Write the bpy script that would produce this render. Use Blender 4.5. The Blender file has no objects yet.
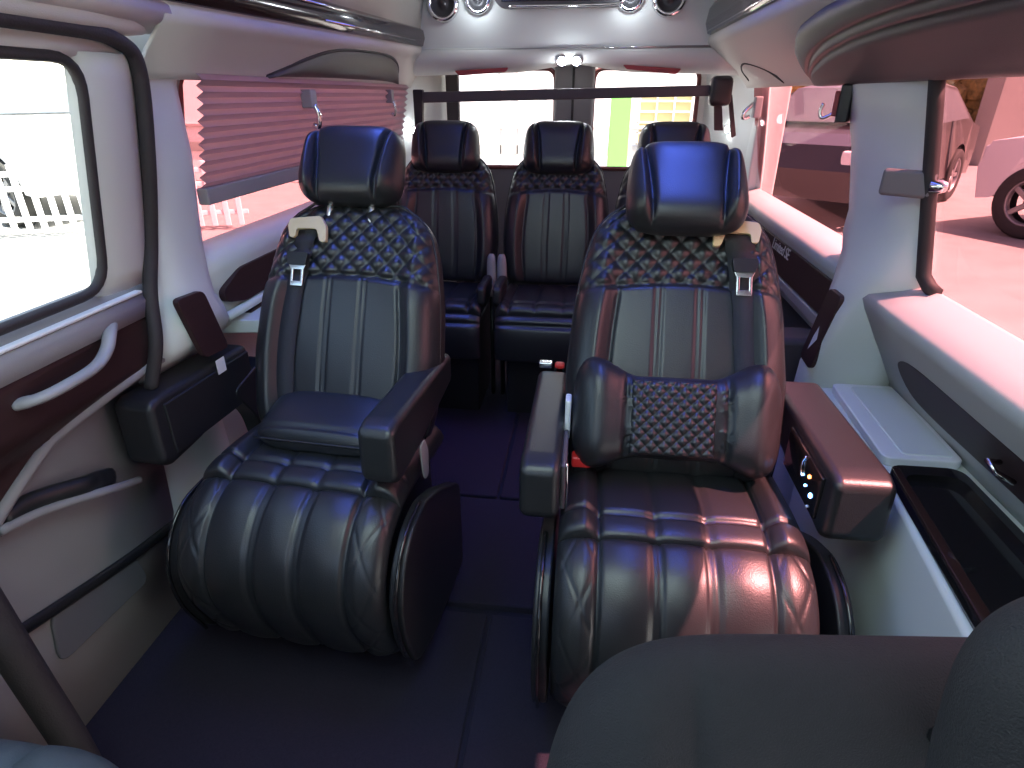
import bpy, bmesh, math, random
import numpy as np
from mathutils import Vector, Matrix, Euler
random.seed(4)
SC = bpy.context.scene
COL = SC.collection
R = math.radians

# ------------------------------------------------------------------ materials
def mat(name, col, rough=.5, metal=0., spec=.5, bump=None, noise=None, coat=0., sheen=0., emit=None, trans=None):
    m = bpy.data.materials.new(name); m.use_nodes = True
    nt = m.node_tree; b = nt.nodes['Principled BSDF']
    b.inputs['Base Color'].default_value = (*col, 1); b.inputs['Roughness'].default_value = rough
    b.inputs['Metallic'].default_value = metal; b.inputs['Specular IOR Level'].default_value = spec
    b.inputs['Coat Weight'].default_value = coat
    b.inputs['Sheen Weight'].default_value = sheen
    tc = nt.nodes.new('ShaderNodeTexCoord')
    if emit:
        b.inputs['Emission Color'].default_value = (*emit[0], 1); b.inputs['Emission Strength'].default_value = emit[1]
    if noise:   # (scale, colour2)
        n = nt.nodes.new('ShaderNodeTexNoise'); n.inputs['Scale'].default_value = noise[0]; n.inputs['Detail'].default_value = 6
        mx = nt.nodes.new('ShaderNodeMix'); mx.data_type = 'RGBA'
        mx.inputs[6].default_value = (*col, 1); mx.inputs[7].default_value = (*noise[1], 1)
        rp = nt.nodes.new('ShaderNodeMapRange'); rp.inputs[1].default_value = .35; rp.inputs[2].default_value = .65
        nt.links.new(tc.outputs['Object'], n.inputs['Vector']); nt.links.new(n.outputs['Fac'], rp.inputs[0])
        nt.links.new(rp.outputs[0], mx.inputs[0]); nt.links.new(mx.outputs[2], b.inputs['Base Color'])
    if bump:    # (scale, strength)
        n = nt.nodes.new('ShaderNodeTexNoise'); n.inputs['Scale'].default_value = bump[0]; n.inputs['Detail'].default_value = 3
        bp = nt.nodes.new('ShaderNodeBump'); bp.inputs['Strength'].default_value = bump[1]; bp.inputs['Distance'].default_value = .002
        nt.links.new(tc.outputs['Object'], n.inputs['Vector']); nt.links.new(n.outputs['Fac'], bp.inputs['Height'])
        nt.links.new(bp.outputs['Normal'], b.inputs['Normal'])
    return m

def wood(name, c1, c2, rough=.3, axis=1):
    m = mat(name, c1, rough, spec=.35, coat=.3 if rough < .3 else 0)
    nt = m.node_tree; b = nt.nodes['Principled BSDF']
    tc = nt.nodes.new('ShaderNodeTexCoord'); mp = nt.nodes.new('ShaderNodeMapping')
    sc = [60, 60, 60]; sc[axis] = 4; mp.inputs['Scale'].default_value = sc
    n = nt.nodes.new('ShaderNodeTexNoise'); n.inputs['Scale'].default_value = 1.; n.inputs['Detail'].default_value = 5
    mx = nt.nodes.new('ShaderNodeMix'); mx.data_type = 'RGBA'; mx.inputs[6].default_value = (*c1, 1); mx.inputs[7].default_value = (*c2, 1)
    nt.links.new(tc.outputs['Object'], mp.inputs['Vector']); nt.links.new(mp.outputs[0], n.inputs['Vector'])
    nt.links.new(n.outputs['Fac'], mx.inputs[0]); nt.links.new(mx.outputs[2], b.inputs['Base Color'])
    return m

def glass(name, tint, gloss=.06):
    m = bpy.data.materials.new(name); m.use_nodes = True; nt = m.node_tree
    for n in list(nt.nodes):
        if n.type != 'OUTPUT_MATERIAL': nt.nodes.remove(n)
    out = nt.nodes['Material Output']
    t = nt.nodes.new('ShaderNodeBsdfTransparent'); t.inputs[0].default_value = (*tint, 1)
    g = nt.nodes.new('ShaderNodeBsdfGlossy'); g.inputs['Roughness'].default_value = .03
    fr = nt.nodes.new('ShaderNodeLayerWeight'); fr.inputs[0].default_value = .15
    ml = nt.nodes.new('ShaderNodeMath'); ml.operation = 'MULTIPLY'; ml.inputs[1].default_value = gloss * 2
    nt.links.new(fr.outputs['Facing'], ml.inputs[0])
    mx = nt.nodes.new('ShaderNodeMixShader')
    nt.links.new(ml.outputs[0], mx.inputs[0]); nt.links.new(t.outputs[0], mx.inputs[1]); nt.links.new(g.outputs[0], mx.inputs[2])
    nt.links.new(mx.outputs[0], out.inputs[0])
    return m

def cloth_translucent(name, col, fac=.6):
    m = bpy.data.materials.new(name); m.use_nodes = True; nt = m.node_tree
    b = nt.nodes['Principled BSDF']; b.inputs['Base Color'].default_value = (*col, 1); b.inputs['Roughness'].default_value = .9
    t = nt.nodes.new('ShaderNodeBsdfTranslucent'); t.inputs[0].default_value = (*col, 1)
    mx = nt.nodes.new('ShaderNodeMixShader'); mx.inputs[0].default_value = fac
    out = nt.nodes['Material Output']
    nt.links.new(b.outputs[0], mx.inputs[1]); nt.links.new(t.outputs[0], mx.inputs[2]); nt.links.new(mx.outputs[0], out.inputs[0])
    return m

M = {}
M['leather'] = mat('black_leather', (.019, .020, .022), .34, spec=.62, bump=(420, .22))
M['leather2'] = mat('black_leather_grained', (.014, .014, .016), .46, spec=.5, bump=(420, .3))
M['fabric'] = mat('charcoal_fabric', (.012, .0105, .015), .85, bump=(600, .6), noise=(9, (.008, .0075, .012)))
M['trim'] = mat('grey_trim', (.64, .68, .66), .55, bump=(500, .15))
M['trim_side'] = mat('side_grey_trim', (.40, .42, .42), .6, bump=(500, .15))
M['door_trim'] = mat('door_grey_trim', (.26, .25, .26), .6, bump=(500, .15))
M['trim_warm'] = mat('warm_grey_trim', (.60, .60, .57), .6, bump=(500, .15))
M['headliner'] = mat('headliner_cloth', (.56, .54, .505), .8, bump=(700, .4))
M['pad'] = mat('brown_leather', (.075, .062, .066), .5, bump=(420, .25))
M['wood'] = wood('dark_wood', (.048, .021, .022), (.026, .012, .013), .5)
M['gloss_wood'] = wood('gloss_wood', (.045, .02, .016), (.02, .01, .01), .15)
M['gloss'] = mat('gloss_black', (.012, .011, .012), .1, coat=.5)
M['plastic'] = mat('black_plastic', (.016, .016, .018), .4)
M['rubber'] = mat('black_rubber', (.02, .018, .02), .7)
M['seal'] = mat('brown_black_seal', (.032, .026, .028), .7, bump=(300, .4))
M['carpet'] = mat('navy_carpet', (.008, .006, .018), .95, bump=(900, 1.), noise=(260, (.013, .010, .024)))
M['chrome'] = mat('chrome', (.8, .8, .82), .12, 1.)
M['steel'] = mat('belt_steel', (.7, .72, .75), .25, 1.)
M['cream'] = mat('cream_plastic', (.72, .58, .33), .45)
M['web'] = mat('belt_webbing', (.022, .022, .026), .65, bump=(900, .6))
M['red'] = mat('red_plastic', (.65, .03, .03), .35)
M['red_trim'] = mat('red_trim', (.30, .035, .04), .5)
M['red_seal'] = mat('maroon_seal', (.12, .03, .03), .6)
M['post'] = mat('chrome_post', (.75, .76, .78), .3, .85)
M['blue_lit_vinyl'] = mat('vinyl_blue_light_tint', (.055, .068, .085), .5, bump=(420, .2))  # bluish window light on the passenger seat is mixed into this base colour
M['white'] = mat('white_tag', (.8, .8, .78), .6)
M['white_plastic'] = mat('white_plastic', (.75, .76, .78), .35)
M['grey_plastic'] = mat('mid_grey_plastic', (.30, .29, .29), .5)
M['handle'] = mat('handle_grey', (.30, .295, .31), .4)
M['dark_grey'] = mat('dark_grey_panel', (.13, .13, .14), .5)
M['paper'] = mat('pocket_mesh', (.10, .09, .10), .9)
M['letter'] = mat('silver_lettering', (.75, .75, .74), .3, .3)
M['led_w'] = mat('led_white', (1, 1, 1), .3, emit=((.92, .96, 1.), 60))
M['led_panel'] = mat('led_panel', (1, 1, 1), .3, emit=((.74, 1., 1.), 2.9))
M['led_dim'] = mat('led_dim', (.6, .7, 1), .3, emit=((.55, .68, 1.), 1.5))
M['led_b'] = mat('led_blue', (.1, .2, 1), .3, emit=((.10, .18, 1.), 2.0))
M['led_blue_dot'] = mat('led_blue_dot', (.1, .3, 1), .3, emit=((.15, .4, 1.), 14))
M['led_o'] = mat('led_orange', (1, .3, .1), .3, emit=((1., .22, .05), 12))
M['glass_pink'] = glass('tinted_glass_rose', (.72, .44, .445))
M['glass_clear'] = glass('clear_glass', (.96, .96, .91))
M['glass_rear'] = glass('rear_glass', (.97, .92, .90))
M['shade'] = cloth_translucent('pleated_shade_cloth', (.43, .38, .41), .6)
M['screen'] = mat('monitor_black', (.03, .03, .03), .2)
M['speaker'] = mat('speaker_grille', (.05, .05, .055), .4, .5)
# outside
M['pave'] = mat('pale_paving', (.29, .29, .285), .9, noise=(3, (.25, .25, .245)))
M['stucco'] = mat('pale_stucco', (.36, .35, .33), .9, noise=(2, (.33, .32, .30)))
M['stucco2'] = mat('cream_stucco', (.75, .70, .62), .9)
M['kerb'] = mat('kerb_white', (.75, .72, .7), .8)
M['hedge'] = mat('dry_hedge', (.20, .17, .06), .9, noise=(14, (.38, .30, .10)))
M['carwhite'] = mat('white_car_paint', (.75, .75, .76), .25, coat=.6)
M['cardark'] = mat('dark_car_paint', (.03, .025, .028), .25, coat=.6)
M['carglass'] = mat('car_window', (.10, .12, .14), .08)
M['tyre'] = mat('tyre', (.03, .03, .03), .8)
M['rim'] = mat('alloy_rim', (.30, .30, .31), .4, .6)
M['green'] = mat('green_post', (.18, .62, .10), .5)
M['yellow'] = mat('yellow_window', (.62, .50, .22), .5)
M['fence'] = mat('white_fence', (.75, .75, .76), .5)
M['winbar'] = mat('window_line', (.48, .40, .38), .6)

# ------------------------------------------------------------------ object helpers
def link(name, me, m=None, parent=None, smooth=True, wn=False):
    o = bpy.data.objects.new(name, me); COL.objects.link(o)
    if m is not None: me.materials.append(m)
    if parent is not None: o.parent = parent
    if smooth: me.polygons.foreach_set('use_smooth', [True] * len(me.polygons))
    if wn:
        md = o.modifiers.new('wn', 'WEIGHTED_NORMAL'); md.keep_sharp = True
    return o

def from_bm(name, bm, m, parent=None, smooth=True, wn=False):
    bmesh.ops.recalc_face_normals(bm, faces=bm.faces)
    me = bpy.data.meshes.new(name); bm.to_mesh(me); bm.free()
    return link(name, me, m, parent, smooth, wn)

def thing(name, label, cat, loc=(0, 0, 0), rz=0, group=None):
    o = bpy.data.objects.new(name, None); COL.objects.link(o)
    o.empty_display_size = .1
    o.location = loc; o.rotation_euler = (0, 0, rz); o['label'] = label; o['category'] = cat
    if group: o['group'] = group
    return o
def tag(o, label, cat, group=None, kind=None):
    o['label'] = label; o['category'] = cat
    if group: o['group'] = group
    if kind: o['kind'] = kind
    return o
def struct(o, label=None, cat=None):
    o['kind'] = 'structure'
    if label: o['label'] = label
    if cat: o['category'] = cat
    return o
def copy_tree(o, parent=None):
    c = o.copy(); COL.objects.link(c)
    if parent is not None: c.parent = parent
    for ch in list(o.children): copy_tree(ch, c)
    return c

def bm_box(bm, lo, hi, bev=0, seg=3, mtx=None):
    b2 = bmesh.new(); bmesh.ops.create_cube(b2, size=1)
    for v in b2.verts:
        v.co = Vector([lo[i] + (v.co[i] + .5) * (hi[i] - lo[i]) for i in range(3)])
    if bev: bmesh.ops.bevel(b2, geom=b2.edges[:], offset=bev, segments=seg, affect='EDGES', profile=.5)
    if mtx is not None: bmesh.ops.transform(b2, matrix=mtx, verts=b2.verts)
    merge(bm, b2)
def merge(bm, b2):
    me = bpy.data.meshes.new('tmp'); b2.to_mesh(me); b2.free(); bm.from_mesh(me); bpy.data.meshes.remove(me)
def box(name, lo, hi, m, parent=None, bev=.004, seg=3, mtx=None):
    bm = bmesh.new(); bm_box(bm, lo, hi, bev, seg, mtx); return from_bm(name, bm, m, parent, wn=True)
def bm_prism(bm, poly, d, bev=0, seg=3):
    """poly: list of 3d points (planar), d: extrusion vector"""
    b2 = bmesh.new(); d = Vector(d)
    a = [b2.verts.new(Vector(p)) for p in poly]; c = [b2.verts.new(Vector(p) + d) for p in poly]
    n = len(poly)
    b2.faces.new(a); b2.faces.new(c[::-1])
    for i in range(n): b2.faces.new((a[i], c[i], c[(i + 1) % n], a[(i + 1) % n]))
    bmesh.ops.recalc_face_normals(b2, faces=b2.faces)
    if bev: bmesh.ops.bevel(b2, geom=b2.edges[:], offset=bev, segments=seg, affect='EDGES', profile=.5, clamp_overlap=True)
    merge(bm, b2)
def prism(name, poly, d, m, parent=None, bev=0, seg=3):
    bm = bmesh.new(); bm_prism(bm, poly, d, bev, seg); return from_bm(name, bm, m, parent, wn=True)
def rounded(pts, r, n=5):
    """round the corners of a 3-d planar polygon"""
    out = []; k = len(pts)
    rr = r if isinstance(r, (list, tuple)) else [r] * k
    for i in range(k):
        p = Vector(pts[i]); a = Vector(pts[i - 1]); b = Vector(pts[(i + 1) % k]); q = rr[i]
        if q <= 0: out.append(p); continue
        da = (a - p); db = (b - p); la = min(q, da.length * .49); lb = min(q, db.length * .49)
        p0 = p + da.normalized() * la; p1 = p + db.normalized() * lb
        for j in range(n + 1):
            t = j / n; out.append(p0 * (1 - t) ** 2 + p * 2 * t * (1 - t) + p1 * t * t)
    return out
def catmull(pts, n=6, closed=False):
    P = [Vector(p) for p in pts]; out = []; k = len(P)
    rng = range(k) if closed else range(k - 1)
    for i in rng:
        p1 = P[i]; p2 = P[(i + 1) % k]
        p0 = P[i - 1] if (i > 0 or closed) else p1 * 2 - p2
        p3 = P[(i + 2) % k] if (i + 2 < k or closed) else p2 * 2 - p1
        for j in range(n):
            t = j / n
            out.append(.5 * ((2 * p1) + (p2 - p0) * t + (2 * p0 - 5 * p1 + 4 * p2 - p3) * t * t + (3 * p1 - p0 - 3 * p2 + p3) * t ** 3))
    if not closed: out.append(P[-1])
    return out
def bm_tube(bm, pts, r, seg=10, closed=False, flat=None):
    P = [Vector(p) for p in pts]; n = len(P); rings = []
    up = Vector((0, 0, 1)); prev = None
    for i in range(n):
        if closed: t = (P[(i + 1) % n] - P[i - 1])
        else: t = (P[min(i + 1, n - 1)] - P[max(i - 1, 0)])
        t.normalize()
        if prev is None:
            s = t.cross(up)
            if s.length < .1: s = t.cross(Vector((1, 0, 0)))
        else: s = prev - t * prev.dot(t)
        s.normalize(); prev = s; u = s.cross(t)
        rr = r[i] if isinstance(r, (list, tuple)) else r
        ring = []
        for k in range(seg):
            a = 2 * math.pi * k / seg
            ring.append(bm.verts.new(P[i] + s * math.cos(a) * rr * (flat[0] if flat else 1) + u * math.sin(a) * rr * (flat[1] if flat else 1)))
        rings.append(ring)
    for i in range(n if closed else n - 1):
        a = rings[i]; b = rings[(i + 1) % n]
        for k in range(seg): bm.faces.new((a[k], a[(k + 1) % seg], b[(k + 1) % seg], b[k]))
    if not closed:
        bm.faces.new(rings[0][::-1]); bm.faces.new(rings[-1])
def tube(name, pts, r, m, parent=None, seg=10, closed=False, flat=None):
    bm = bmesh.new(); bm_tube(bm, pts, r, seg, closed, flat); return from_bm(name, bm, m, parent)
def bm_lathe(bm, prof, mtx=None, seg=32):
    """prof: (radius, height) pairs around local z"""
    b2 = bmesh.new(); rings = []
    for r, h in prof:
        rings.append([b2.verts.new((r * math.cos(2 * math.pi * k / seg), r * math.sin(2 * math.pi * k / seg), h)) for k in range(seg)] if r > 1e-6 else [b2.verts.new((0, 0, h))])
    for a, b in zip(rings, rings[1:]):
        for k in range(seg):
            q = (k + 1) % seg
            if len(a) == 1 and len(b) == 1: continue
            if len(a) == 1: b2.faces.new((a[0], b[q], b[k]))
            elif len(b) == 1: b2.faces.new((a[k], a[q], b[0]))
            else: b2.faces.new((a[k], a[q], b[q], b[k]))
    if mtx is not None: bmesh.ops.transform(b2, matrix=mtx, verts=b2.verts)
    merge(bm, b2)
def lathe(name, prof, m, parent=None, mtx=None, seg=32):
    bm = bmesh.new(); bm_lathe(bm, prof, mtx, seg); return from_bm(name, bm, m, parent, wn=True)
def loft(name, sections, m, parent=None, thick=.008, sub=1, off=-1):
    """sections: list of equal-length lists of 3d points -> a skin, given thickness"""
    bm = bmesh.new(); rows = [[bm.verts.new(Vector(p)) for p in s] for s in sections]
    for a, b in zip(rows, rows[1:]):
        for i in range(len(a) - 1): bm.faces.new((a[i], a[i + 1], b[i + 1], b[i]))
    me = bpy.data.meshes.new(name); bm.to_mesh(me); bm.free()
    o = link(name, me, m, parent)
    if thick:
        s = o.modifiers.new('solid', 'SOLIDIFY'); s.thickness = thick; s.offset = off
    return o

def surf(name, co, m, parent=None, back=None, flip=False):
    """co: (nu,nv,3) array; back: optional second array sharing the border -> closed"""
    def gridf(nu, nv, o, rev):
        f = []
        for i in range(nu - 1):
            for j in range(nv - 1):
                q = (o + i * nv + j, o + (i + 1) * nv + j, o + (i + 1) * nv + j + 1, o + i * nv + j + 1)
                f.append(q[::-1] if rev else q)
        return f
    nu, nv = co.shape[:2]
    V = co.reshape(-1, 3).tolist(); F = gridf(nu, nv, 0, flip)
    if back is not None:
        F += gridf(*back.shape[:2], len(V), not flip); V += back.reshape(-1, 3).tolist()
    me = bpy.data.meshes.new(name); me.from_pydata(V, [], F)
    if back is not None:
        bm = bmesh.new(); bm.from_mesh(me); bmesh.ops.remove_doubles(bm, verts=bm.verts, dist=1e-5)
        bmesh.ops.recalc_face_normals(bm, faces=bm.faces); bm.to_mesh(me); bm.free()
    me.update()
    return link(name, me, m, parent)

def smooth(a, b, x):
    t = np.clip((x - a) / (b - a), 0, 1); return t * t * (3 - 2 * t)
def groove(d, w): return np.exp(-(d / w) ** 2)
def quilt(x, y, s):
    a = (x + y) / s; b = (x - y) / s
    f = np.abs(np.sin(math.pi * a)); g = np.abs(np.sin(math.pi * b))
    return np.minimum(f, 1) ** .55 * g ** .55
def edge_param(n, k=1.7):
    u = np.linspace(-1, 1, n); return np.sign(u) * (1 - (1 - np.abs(u)) ** k)

def squircle(U, V, p):
    m = np.maximum(np.abs(U), np.abs(V)); q = (np.abs(U) ** p + np.abs(V) ** p) ** (1 / p)
    f = np.where(q > 1e-9, m / np.maximum(q, 1e-9), 1); return U * f, V * f, m

def pad(name, fn, m, parent=None, n=(48, 48), p=5, k=5, tf=.05, tb=.05, detail=None, shape=None):
    """soft cushion: rounded-rectangle outline, swollen front/back. fn maps (x,y,n) arrays -> 3d array"""
    U, V = np.meshgrid(edge_param(n[0]), edge_param(n[1]), indexing='ij')
    x, y, mm = squircle(U, V, p)
    fall = np.sqrt(np.clip(1 - mm ** k, 0, 1))
    if shape: X, Y = shape(x, y)
    else: X, Y = x, y
    df = detail(X, Y, x, y) if detail else 0
    front = fn(X, Y, fall * (tf + df)); back = fn(X, Y, -fall * tb)
    return surf(name, front, m, parent, back)

# ------------------------------------------------------------------ the captain chairs
HW_T = [0, .12, .35, .6, .78, .88, .945, .98, 1.0]
HW_W = [.205, .222, .232, .222, .205, .188, .160, .132, .10]
def hw(t, k=1.): return np.interp(t, HW_T, HW_W) * k
def hw_s(t, k=1.):
    return (hw(np.clip(t - .02, 0, 1), k) + hw(t, k) + hw(np.clip(t + .02, 0, 1), k)) / 3

class Back:
    """front surface of one reclined backrest, in the chair's own space"""
    def __init__(s, y0, z0, lean, L, wk=1., qs=.046, quilt_from=.655):
        s.y0, s.z0, s.L, s.wk, s.qs, s.qf = y0, z0, L, wk, qs, quilt_from
        s.A = np.array([0, math.sin(lean), math.cos(lean)]); s.N = np.array([0, -math.cos(lean), math.sin(lean)])
    def put(s, x, d, n):
        x, d, n = np.broadcast_arrays(x, d, n)
        bend = -.035 * np.sin(np.clip(d / s.L, 0, 1) * math.pi) ** 1    # lumbar curve
        q = (n + bend * -0.0)
        P = np.stack([x, s.y0 + d * s.A[1] + q * s.N[1], s.z0 + d * s.A[2] + q * s.N[2]], -1)
        return P
    def front(s, u, t):
        x = u * hw_s(t, s.wk); ax = np.abs(x) / s.wk; d = t * s.L
        tq = s.qf + .035 * (1 - (ax / .2) ** 2)
        isq = smooth(-.008, .008, t - tq)
        xi = .128 + .014 * np.sin(np.clip(t / .65, 0, 1) * math.pi)
        bol = smooth(xi, xi + .035, ax)
        h = .050 + bol * .032 * (1 - .55 * smooth(.55, .8, t)) + .012 * np.sin(np.clip(t, 0, 1) * math.pi)
        plain = -.007 * groove(ax - xi, .0045) * (t < tq) * smooth(0, .05, tq - t)
        for c in (.043,):
            plain += (-.0055 * groove(ax - c + .0055, .0028) - .0055 * groove(ax - c - .0055, .0028)) * smooth(0, .03, tq - t)
        plain += -.006 * groove(np.minimum(ax - .0, 9) - .088, .0) if False else 0
        qq = (quilt(x, d, s.qs) - 1) * .0115
        h = h + (1 - isq) * plain + isq * qq - .009 * groove((t - tq) * s.L, .006)
        m = np.maximum(np.abs(u), np.abs(2 * t - 1))
        fall = np.sqrt(np.clip(1 - np.abs(u) ** 7, 0, 1)) * np.sqrt(np.clip(1 - np.abs(2 * t - 1) ** 14, 0, 1))
        return x, d, h * fall, fall
    def mesh(s, m, parent, name='backrest', n=(150, 150)):
        uu = edge_param(n[0], 1.5); tt = (edge_param(n[1], 1.35) + 1) / 2
        U, T = np.meshgrid(uu, tt, indexing='ij')
        x, d, h, fall = s.front(U, T)
        return surf(name, s.put(x, d, h), m, parent, s.put(x, d, -fall * .06))
    def pt(s, u, t, off=0.):
        x, d, h, _ = s.front(np.array(float(u)), np.array(float(t))); return s.put(x, d, h + off)
    def piping(s, m, parent, r=.0035):
        pts = []
        T = list(np.linspace(.03, .995, 46))
        for t in T: pts.append(s.put(hw_s(np.array(t), s.wk) * -.985, t * s.L, .021))
        for u in np.linspace(-.9, .9, 14): pts.append(s.put(u * hw_s(np.array(1.), s.wk), s.L * .997, .021))
        for t in T[::-1]: pts.append(s.put(hw_s(np.array(t), s.wk) * .985, t * s.L, .021))
        return tube('piping', [Vector(p.tolist()) for p in pts], r, m, parent, 6)

def headrest(B, m, parent, s0, half=(.130, .108), off=.035, hx=0., lean_extra=0., thick=.055, n=(96, 60)):
    """winged headrest: concave centre, raised side wings divided by curved seams"""
    def shape(x, y):
        w = half[0] * (1 - .05 * y - .03 * y * y); return x * w, y * half[1]
    def detail(X, Y, x, y):
        ax = np.abs(X); xs = .070 + .022 * (y * .5 + .5) ** 2 - .012 * (1 - y * y) * 0
        wing = smooth(xs, xs + .022, ax)
        return wing * .024 - .016 * groove(ax - xs, .0045) - .012 * (1 - wing) * (1 - y * y) * .5
    ca, sa = math.cos(lean_extra), math.sin(lean_extra)
    A = B.A * ca + B.N * sa; N = B.N * ca - B.A * sa
    base = np.array([hx, B.y0, B.z0]) + B.A * s0 + B.N * off
    def fn(X, Y, h): return base + X[..., None] * np.array([1., 0, 0]) + Y[..., None] * A + h[..., None] * N
    o = pad('headrest', fn, m, parent, n, 4.5, 4, thick, thick, detail, shape)
    return o, base, A, N

def post_pair(B, base, A, N, half, m, parent, dx=.052):
    for sx in (-1, 1):
        p0 = base - A * (half + .05) + np.array([sx * dx, 0, 0]) - N * .01; p1 = base - A * (half - .03) + np.array([sx * dx, 0, 0]) - N * .01
        tube('headrest_post', [Vector(p0.tolist()), Vector(((p0 + p1) / 2).tolist()), Vector(p1.tolist())], .0075, m, parent, 10)

def path_points(path):
    P = np.array(path, float); seg = np.linalg.norm(np.diff(P, axis=0), axis=1); s = np.concatenate([[0], np.cumsum(seg)]); return P, s
def arc(cx, cz, r, a0, a1, n):
    return [(cx + r * math.cos(R(a0 + (a1 - a0) * i / n)), cz + r * math.sin(R(a0 + (a1 - a0) * i / n))) for i in range(n + 1)]

def run_pad(name, path, half, m, parent, thick, detail, n=(110, 80), k0=16, taper=None):
    """upholstered strip swept along a (y,z) path; detail(x, s, total) gives surface relief"""
    P, S = path_points(path)
    uu = edge_param(n[0], 1.5); vv = (edge_param(n[1], 1.3) + 1) / 2
    U, V = np.meshgrid(uu, vv, indexing='ij'); s = V * S[-1]
    y = np.interp(s, S, P[:, 0]); z = np.interp(s, S, P[:, 1])
    e = .004
    ty = np.interp(s + e, S, P[:, 0]) - np.interp(s - e, S, P[:, 0]); tz = np.interp(s + e, S, P[:, 1]) - np.interp(s - e, S, P[:, 1])
    L = np.sqrt(ty ** 2 + tz ** 2) + 1e-9; ty, tz = ty / L, tz / L
    # smoothed normal, pointing outwards (path runs back -> front -> down)
    ny, nz = tz, -ty
    w = half * (taper(V) if taper else 1.); x = U * w
    fall = np.sqrt(np.clip(1 - np.abs(U) ** 8, 0, 1)) * np.sqrt(np.clip(1 - np.abs(2 * V - 1) ** k0, 0, 1))
    h = fall * (thick * .5 + detail(x, s, S[-1])); b = -fall * thick * .5
    f = np.stack([x, y + ny * h, z + nz * h], -1); g = np.stack([x, y + ny * b, z + nz * b], -1)
    return surf(name, f, m, parent, g)

XB, XC = .150, .048
def seat_relief(seams, crown=.0):
    def d(x, s, T):
        ax = np.abs(x)
        h = .020 * smooth(XB, XB + .03, ax) - .012 * groove(ax - XB, .0042)
        h = h - .0065 * groove(ax - XC + .005, .0028) - .0065 * groove(ax - XC - .005, .0028)
        h = h + .003 * (np.abs(np.sin(math.pi * np.clip((ax - XC) / (XB - XC), 0, 1))) * (ax > XC) + np.cos(math.pi * np.clip(ax / XC, 0, 1) / 2) * (ax <= XC))
        for q in seams: h = h - .010 * groove(s - q, .005)
        return h + crown
    return d
def leg_relief(seams=()):
    def d(x, s, T):
        ax = np.abs(x); band = smooth(XB + .004, XB + .012, ax)
        h = .006 * smooth(XB, XB + .03, ax) - .010 * groove(ax - XB, .0042)
        h = h - .0075 * groove(ax - XC + .006, .0032) - .0075 * groove(ax - XC - .006, .0032)
        h = h + .006 * (np.abs(np.sin(math.pi * np.clip((ax - XC) / (XB - XC), 0, 1))) * (ax > XC) + np.cos(math.pi * np.clip(ax / XC, 0, 1) / 2) * (ax <= XC))
        h = h - band * (groove(np.sin(math.pi * (ax + s * .55) / .060), .10) + groove(np.sin(math.pi * (ax - s * .55) / .060), .10)) * .0035
        for q in seams: h = h - .014 * groove(s - q, .006)
        return h
    return d

def armrest(parent, x0, x1, y0, y1, ztop, hf, hr, m, name='armrest', bev=.016, side=0):
    """padded arm: deep rounded nose at the front (y0), shallower at the back"""
    prof = [(y0, ztop - .01), (y0 + .035, ztop), (y1, ztop - .005), (y1, ztop - hr), (y0 + .12, ztop - hf * .93), (y0 + .02, ztop - hf), (y0 - .005, ztop - hf + .02)]
    bm = bmesh.new(); bm_prism(bm, [(x0, a, b) for a, b in prof], (x1 - x0, 0, 0), bev, 4)
    return from_bm(name, bm, m, parent, wn=True)

def belt(B, parent, u, t_top, t_tongue, t_end, side, wide=.024):
    """cream guide on the shoulder, black webbing over the front of the backrest, steel tongue"""
    b = thing_part('seat_belt', parent)
    gx = B.pt(u, t_top)
    N = B.N; A = B.A; X = np.array([1., 0, 0])
    def at(a, d, n): return Vector((gx + X * a + A * d + N * n).tolist())
    # guide: a slanted bar with two short legs (an upside-down U)
    s = side
    outl = [(-.050, .010), (-.034, .034), (.040, .026), (.046, .010), (.040, -.018), (.026, -.018), (.024, .002), (-.026, .004), (-.036, -.026), (-.052, -.026)]
    outl = [(a * s, d) for a, d in outl]
    prism('belt_guide', rounded([at(a, d, .006) for a, d in outl], .006, 3), (N * .012).tolist(), M['cream'], b, .003, 2)
    # webbing
    rows = []
    T = np.linspace(t_top + .012, t_end, 40)
    for i, t in enumerate(T):
        uu = u + s * .05 * (T[0] - t) * 1.2
        c = B.pt(uu, t, .007); w = wide
        rows.append([Vector((c + X * w).tolist()), Vector((c + N * .003).tolist()), Vector((c - X * w).tolist())])
    bm = bmesh.new(); vr = [[bm.verts.new(p) for p in r] for r in rows]
    for a, c in zip(vr, vr[1:]):
        for i in range(2): bm.faces.new((a[i], a[i + 1], c[i + 1], c[i]))
    w = from_bm('webbing', bm, M['web'], b)
    sd = w.modifiers.new('solid', 'SOLIDIFY'); sd.thickness = .0025; sd.offset = 1
    # tongue: black sleeve and a steel plate with a slot
    c = B.pt(u, t_tongue, .014)
    def tt(a, d, n=0.): return Vector((c + X * a + A * d + N * n).tolist())
    prism('tongue_sleeve', rounded([tt(-.027, .03), tt(.027, .03), tt(.022, .0), tt(-.022, .0)], .006, 3), (N * .012).tolist(), M['plastic'], b, .003, 2)
    bm = bmesh.new()
    for q in ([(-.022, .004), (.022, .004), (.016, -.010), (-.016, -.010)], [(-.016, -.008), (-.009, -.008), (-.009, -.042), (-.016, -.042)],
              [(.009, -.008), (.016, -.008), (.016, -.042), (.009, -.042)], [(-.016, -.036), (.016, -.036), (.015, -.048), (-.015, -.048)]):
        bm_prism(bm, [tt(a, d, .004) for a, d in q], (N * .004).tolist(), .0012, 1)
    from_bm('buckle_tongue', bm, M['steel'], b, wn=True)
    return b
def thing_part(name, parent):
    o = bpy.data.objects.new(name, None); COL.objects.link(o); o.parent = parent; o.empty_display_size = .05; return o

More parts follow.
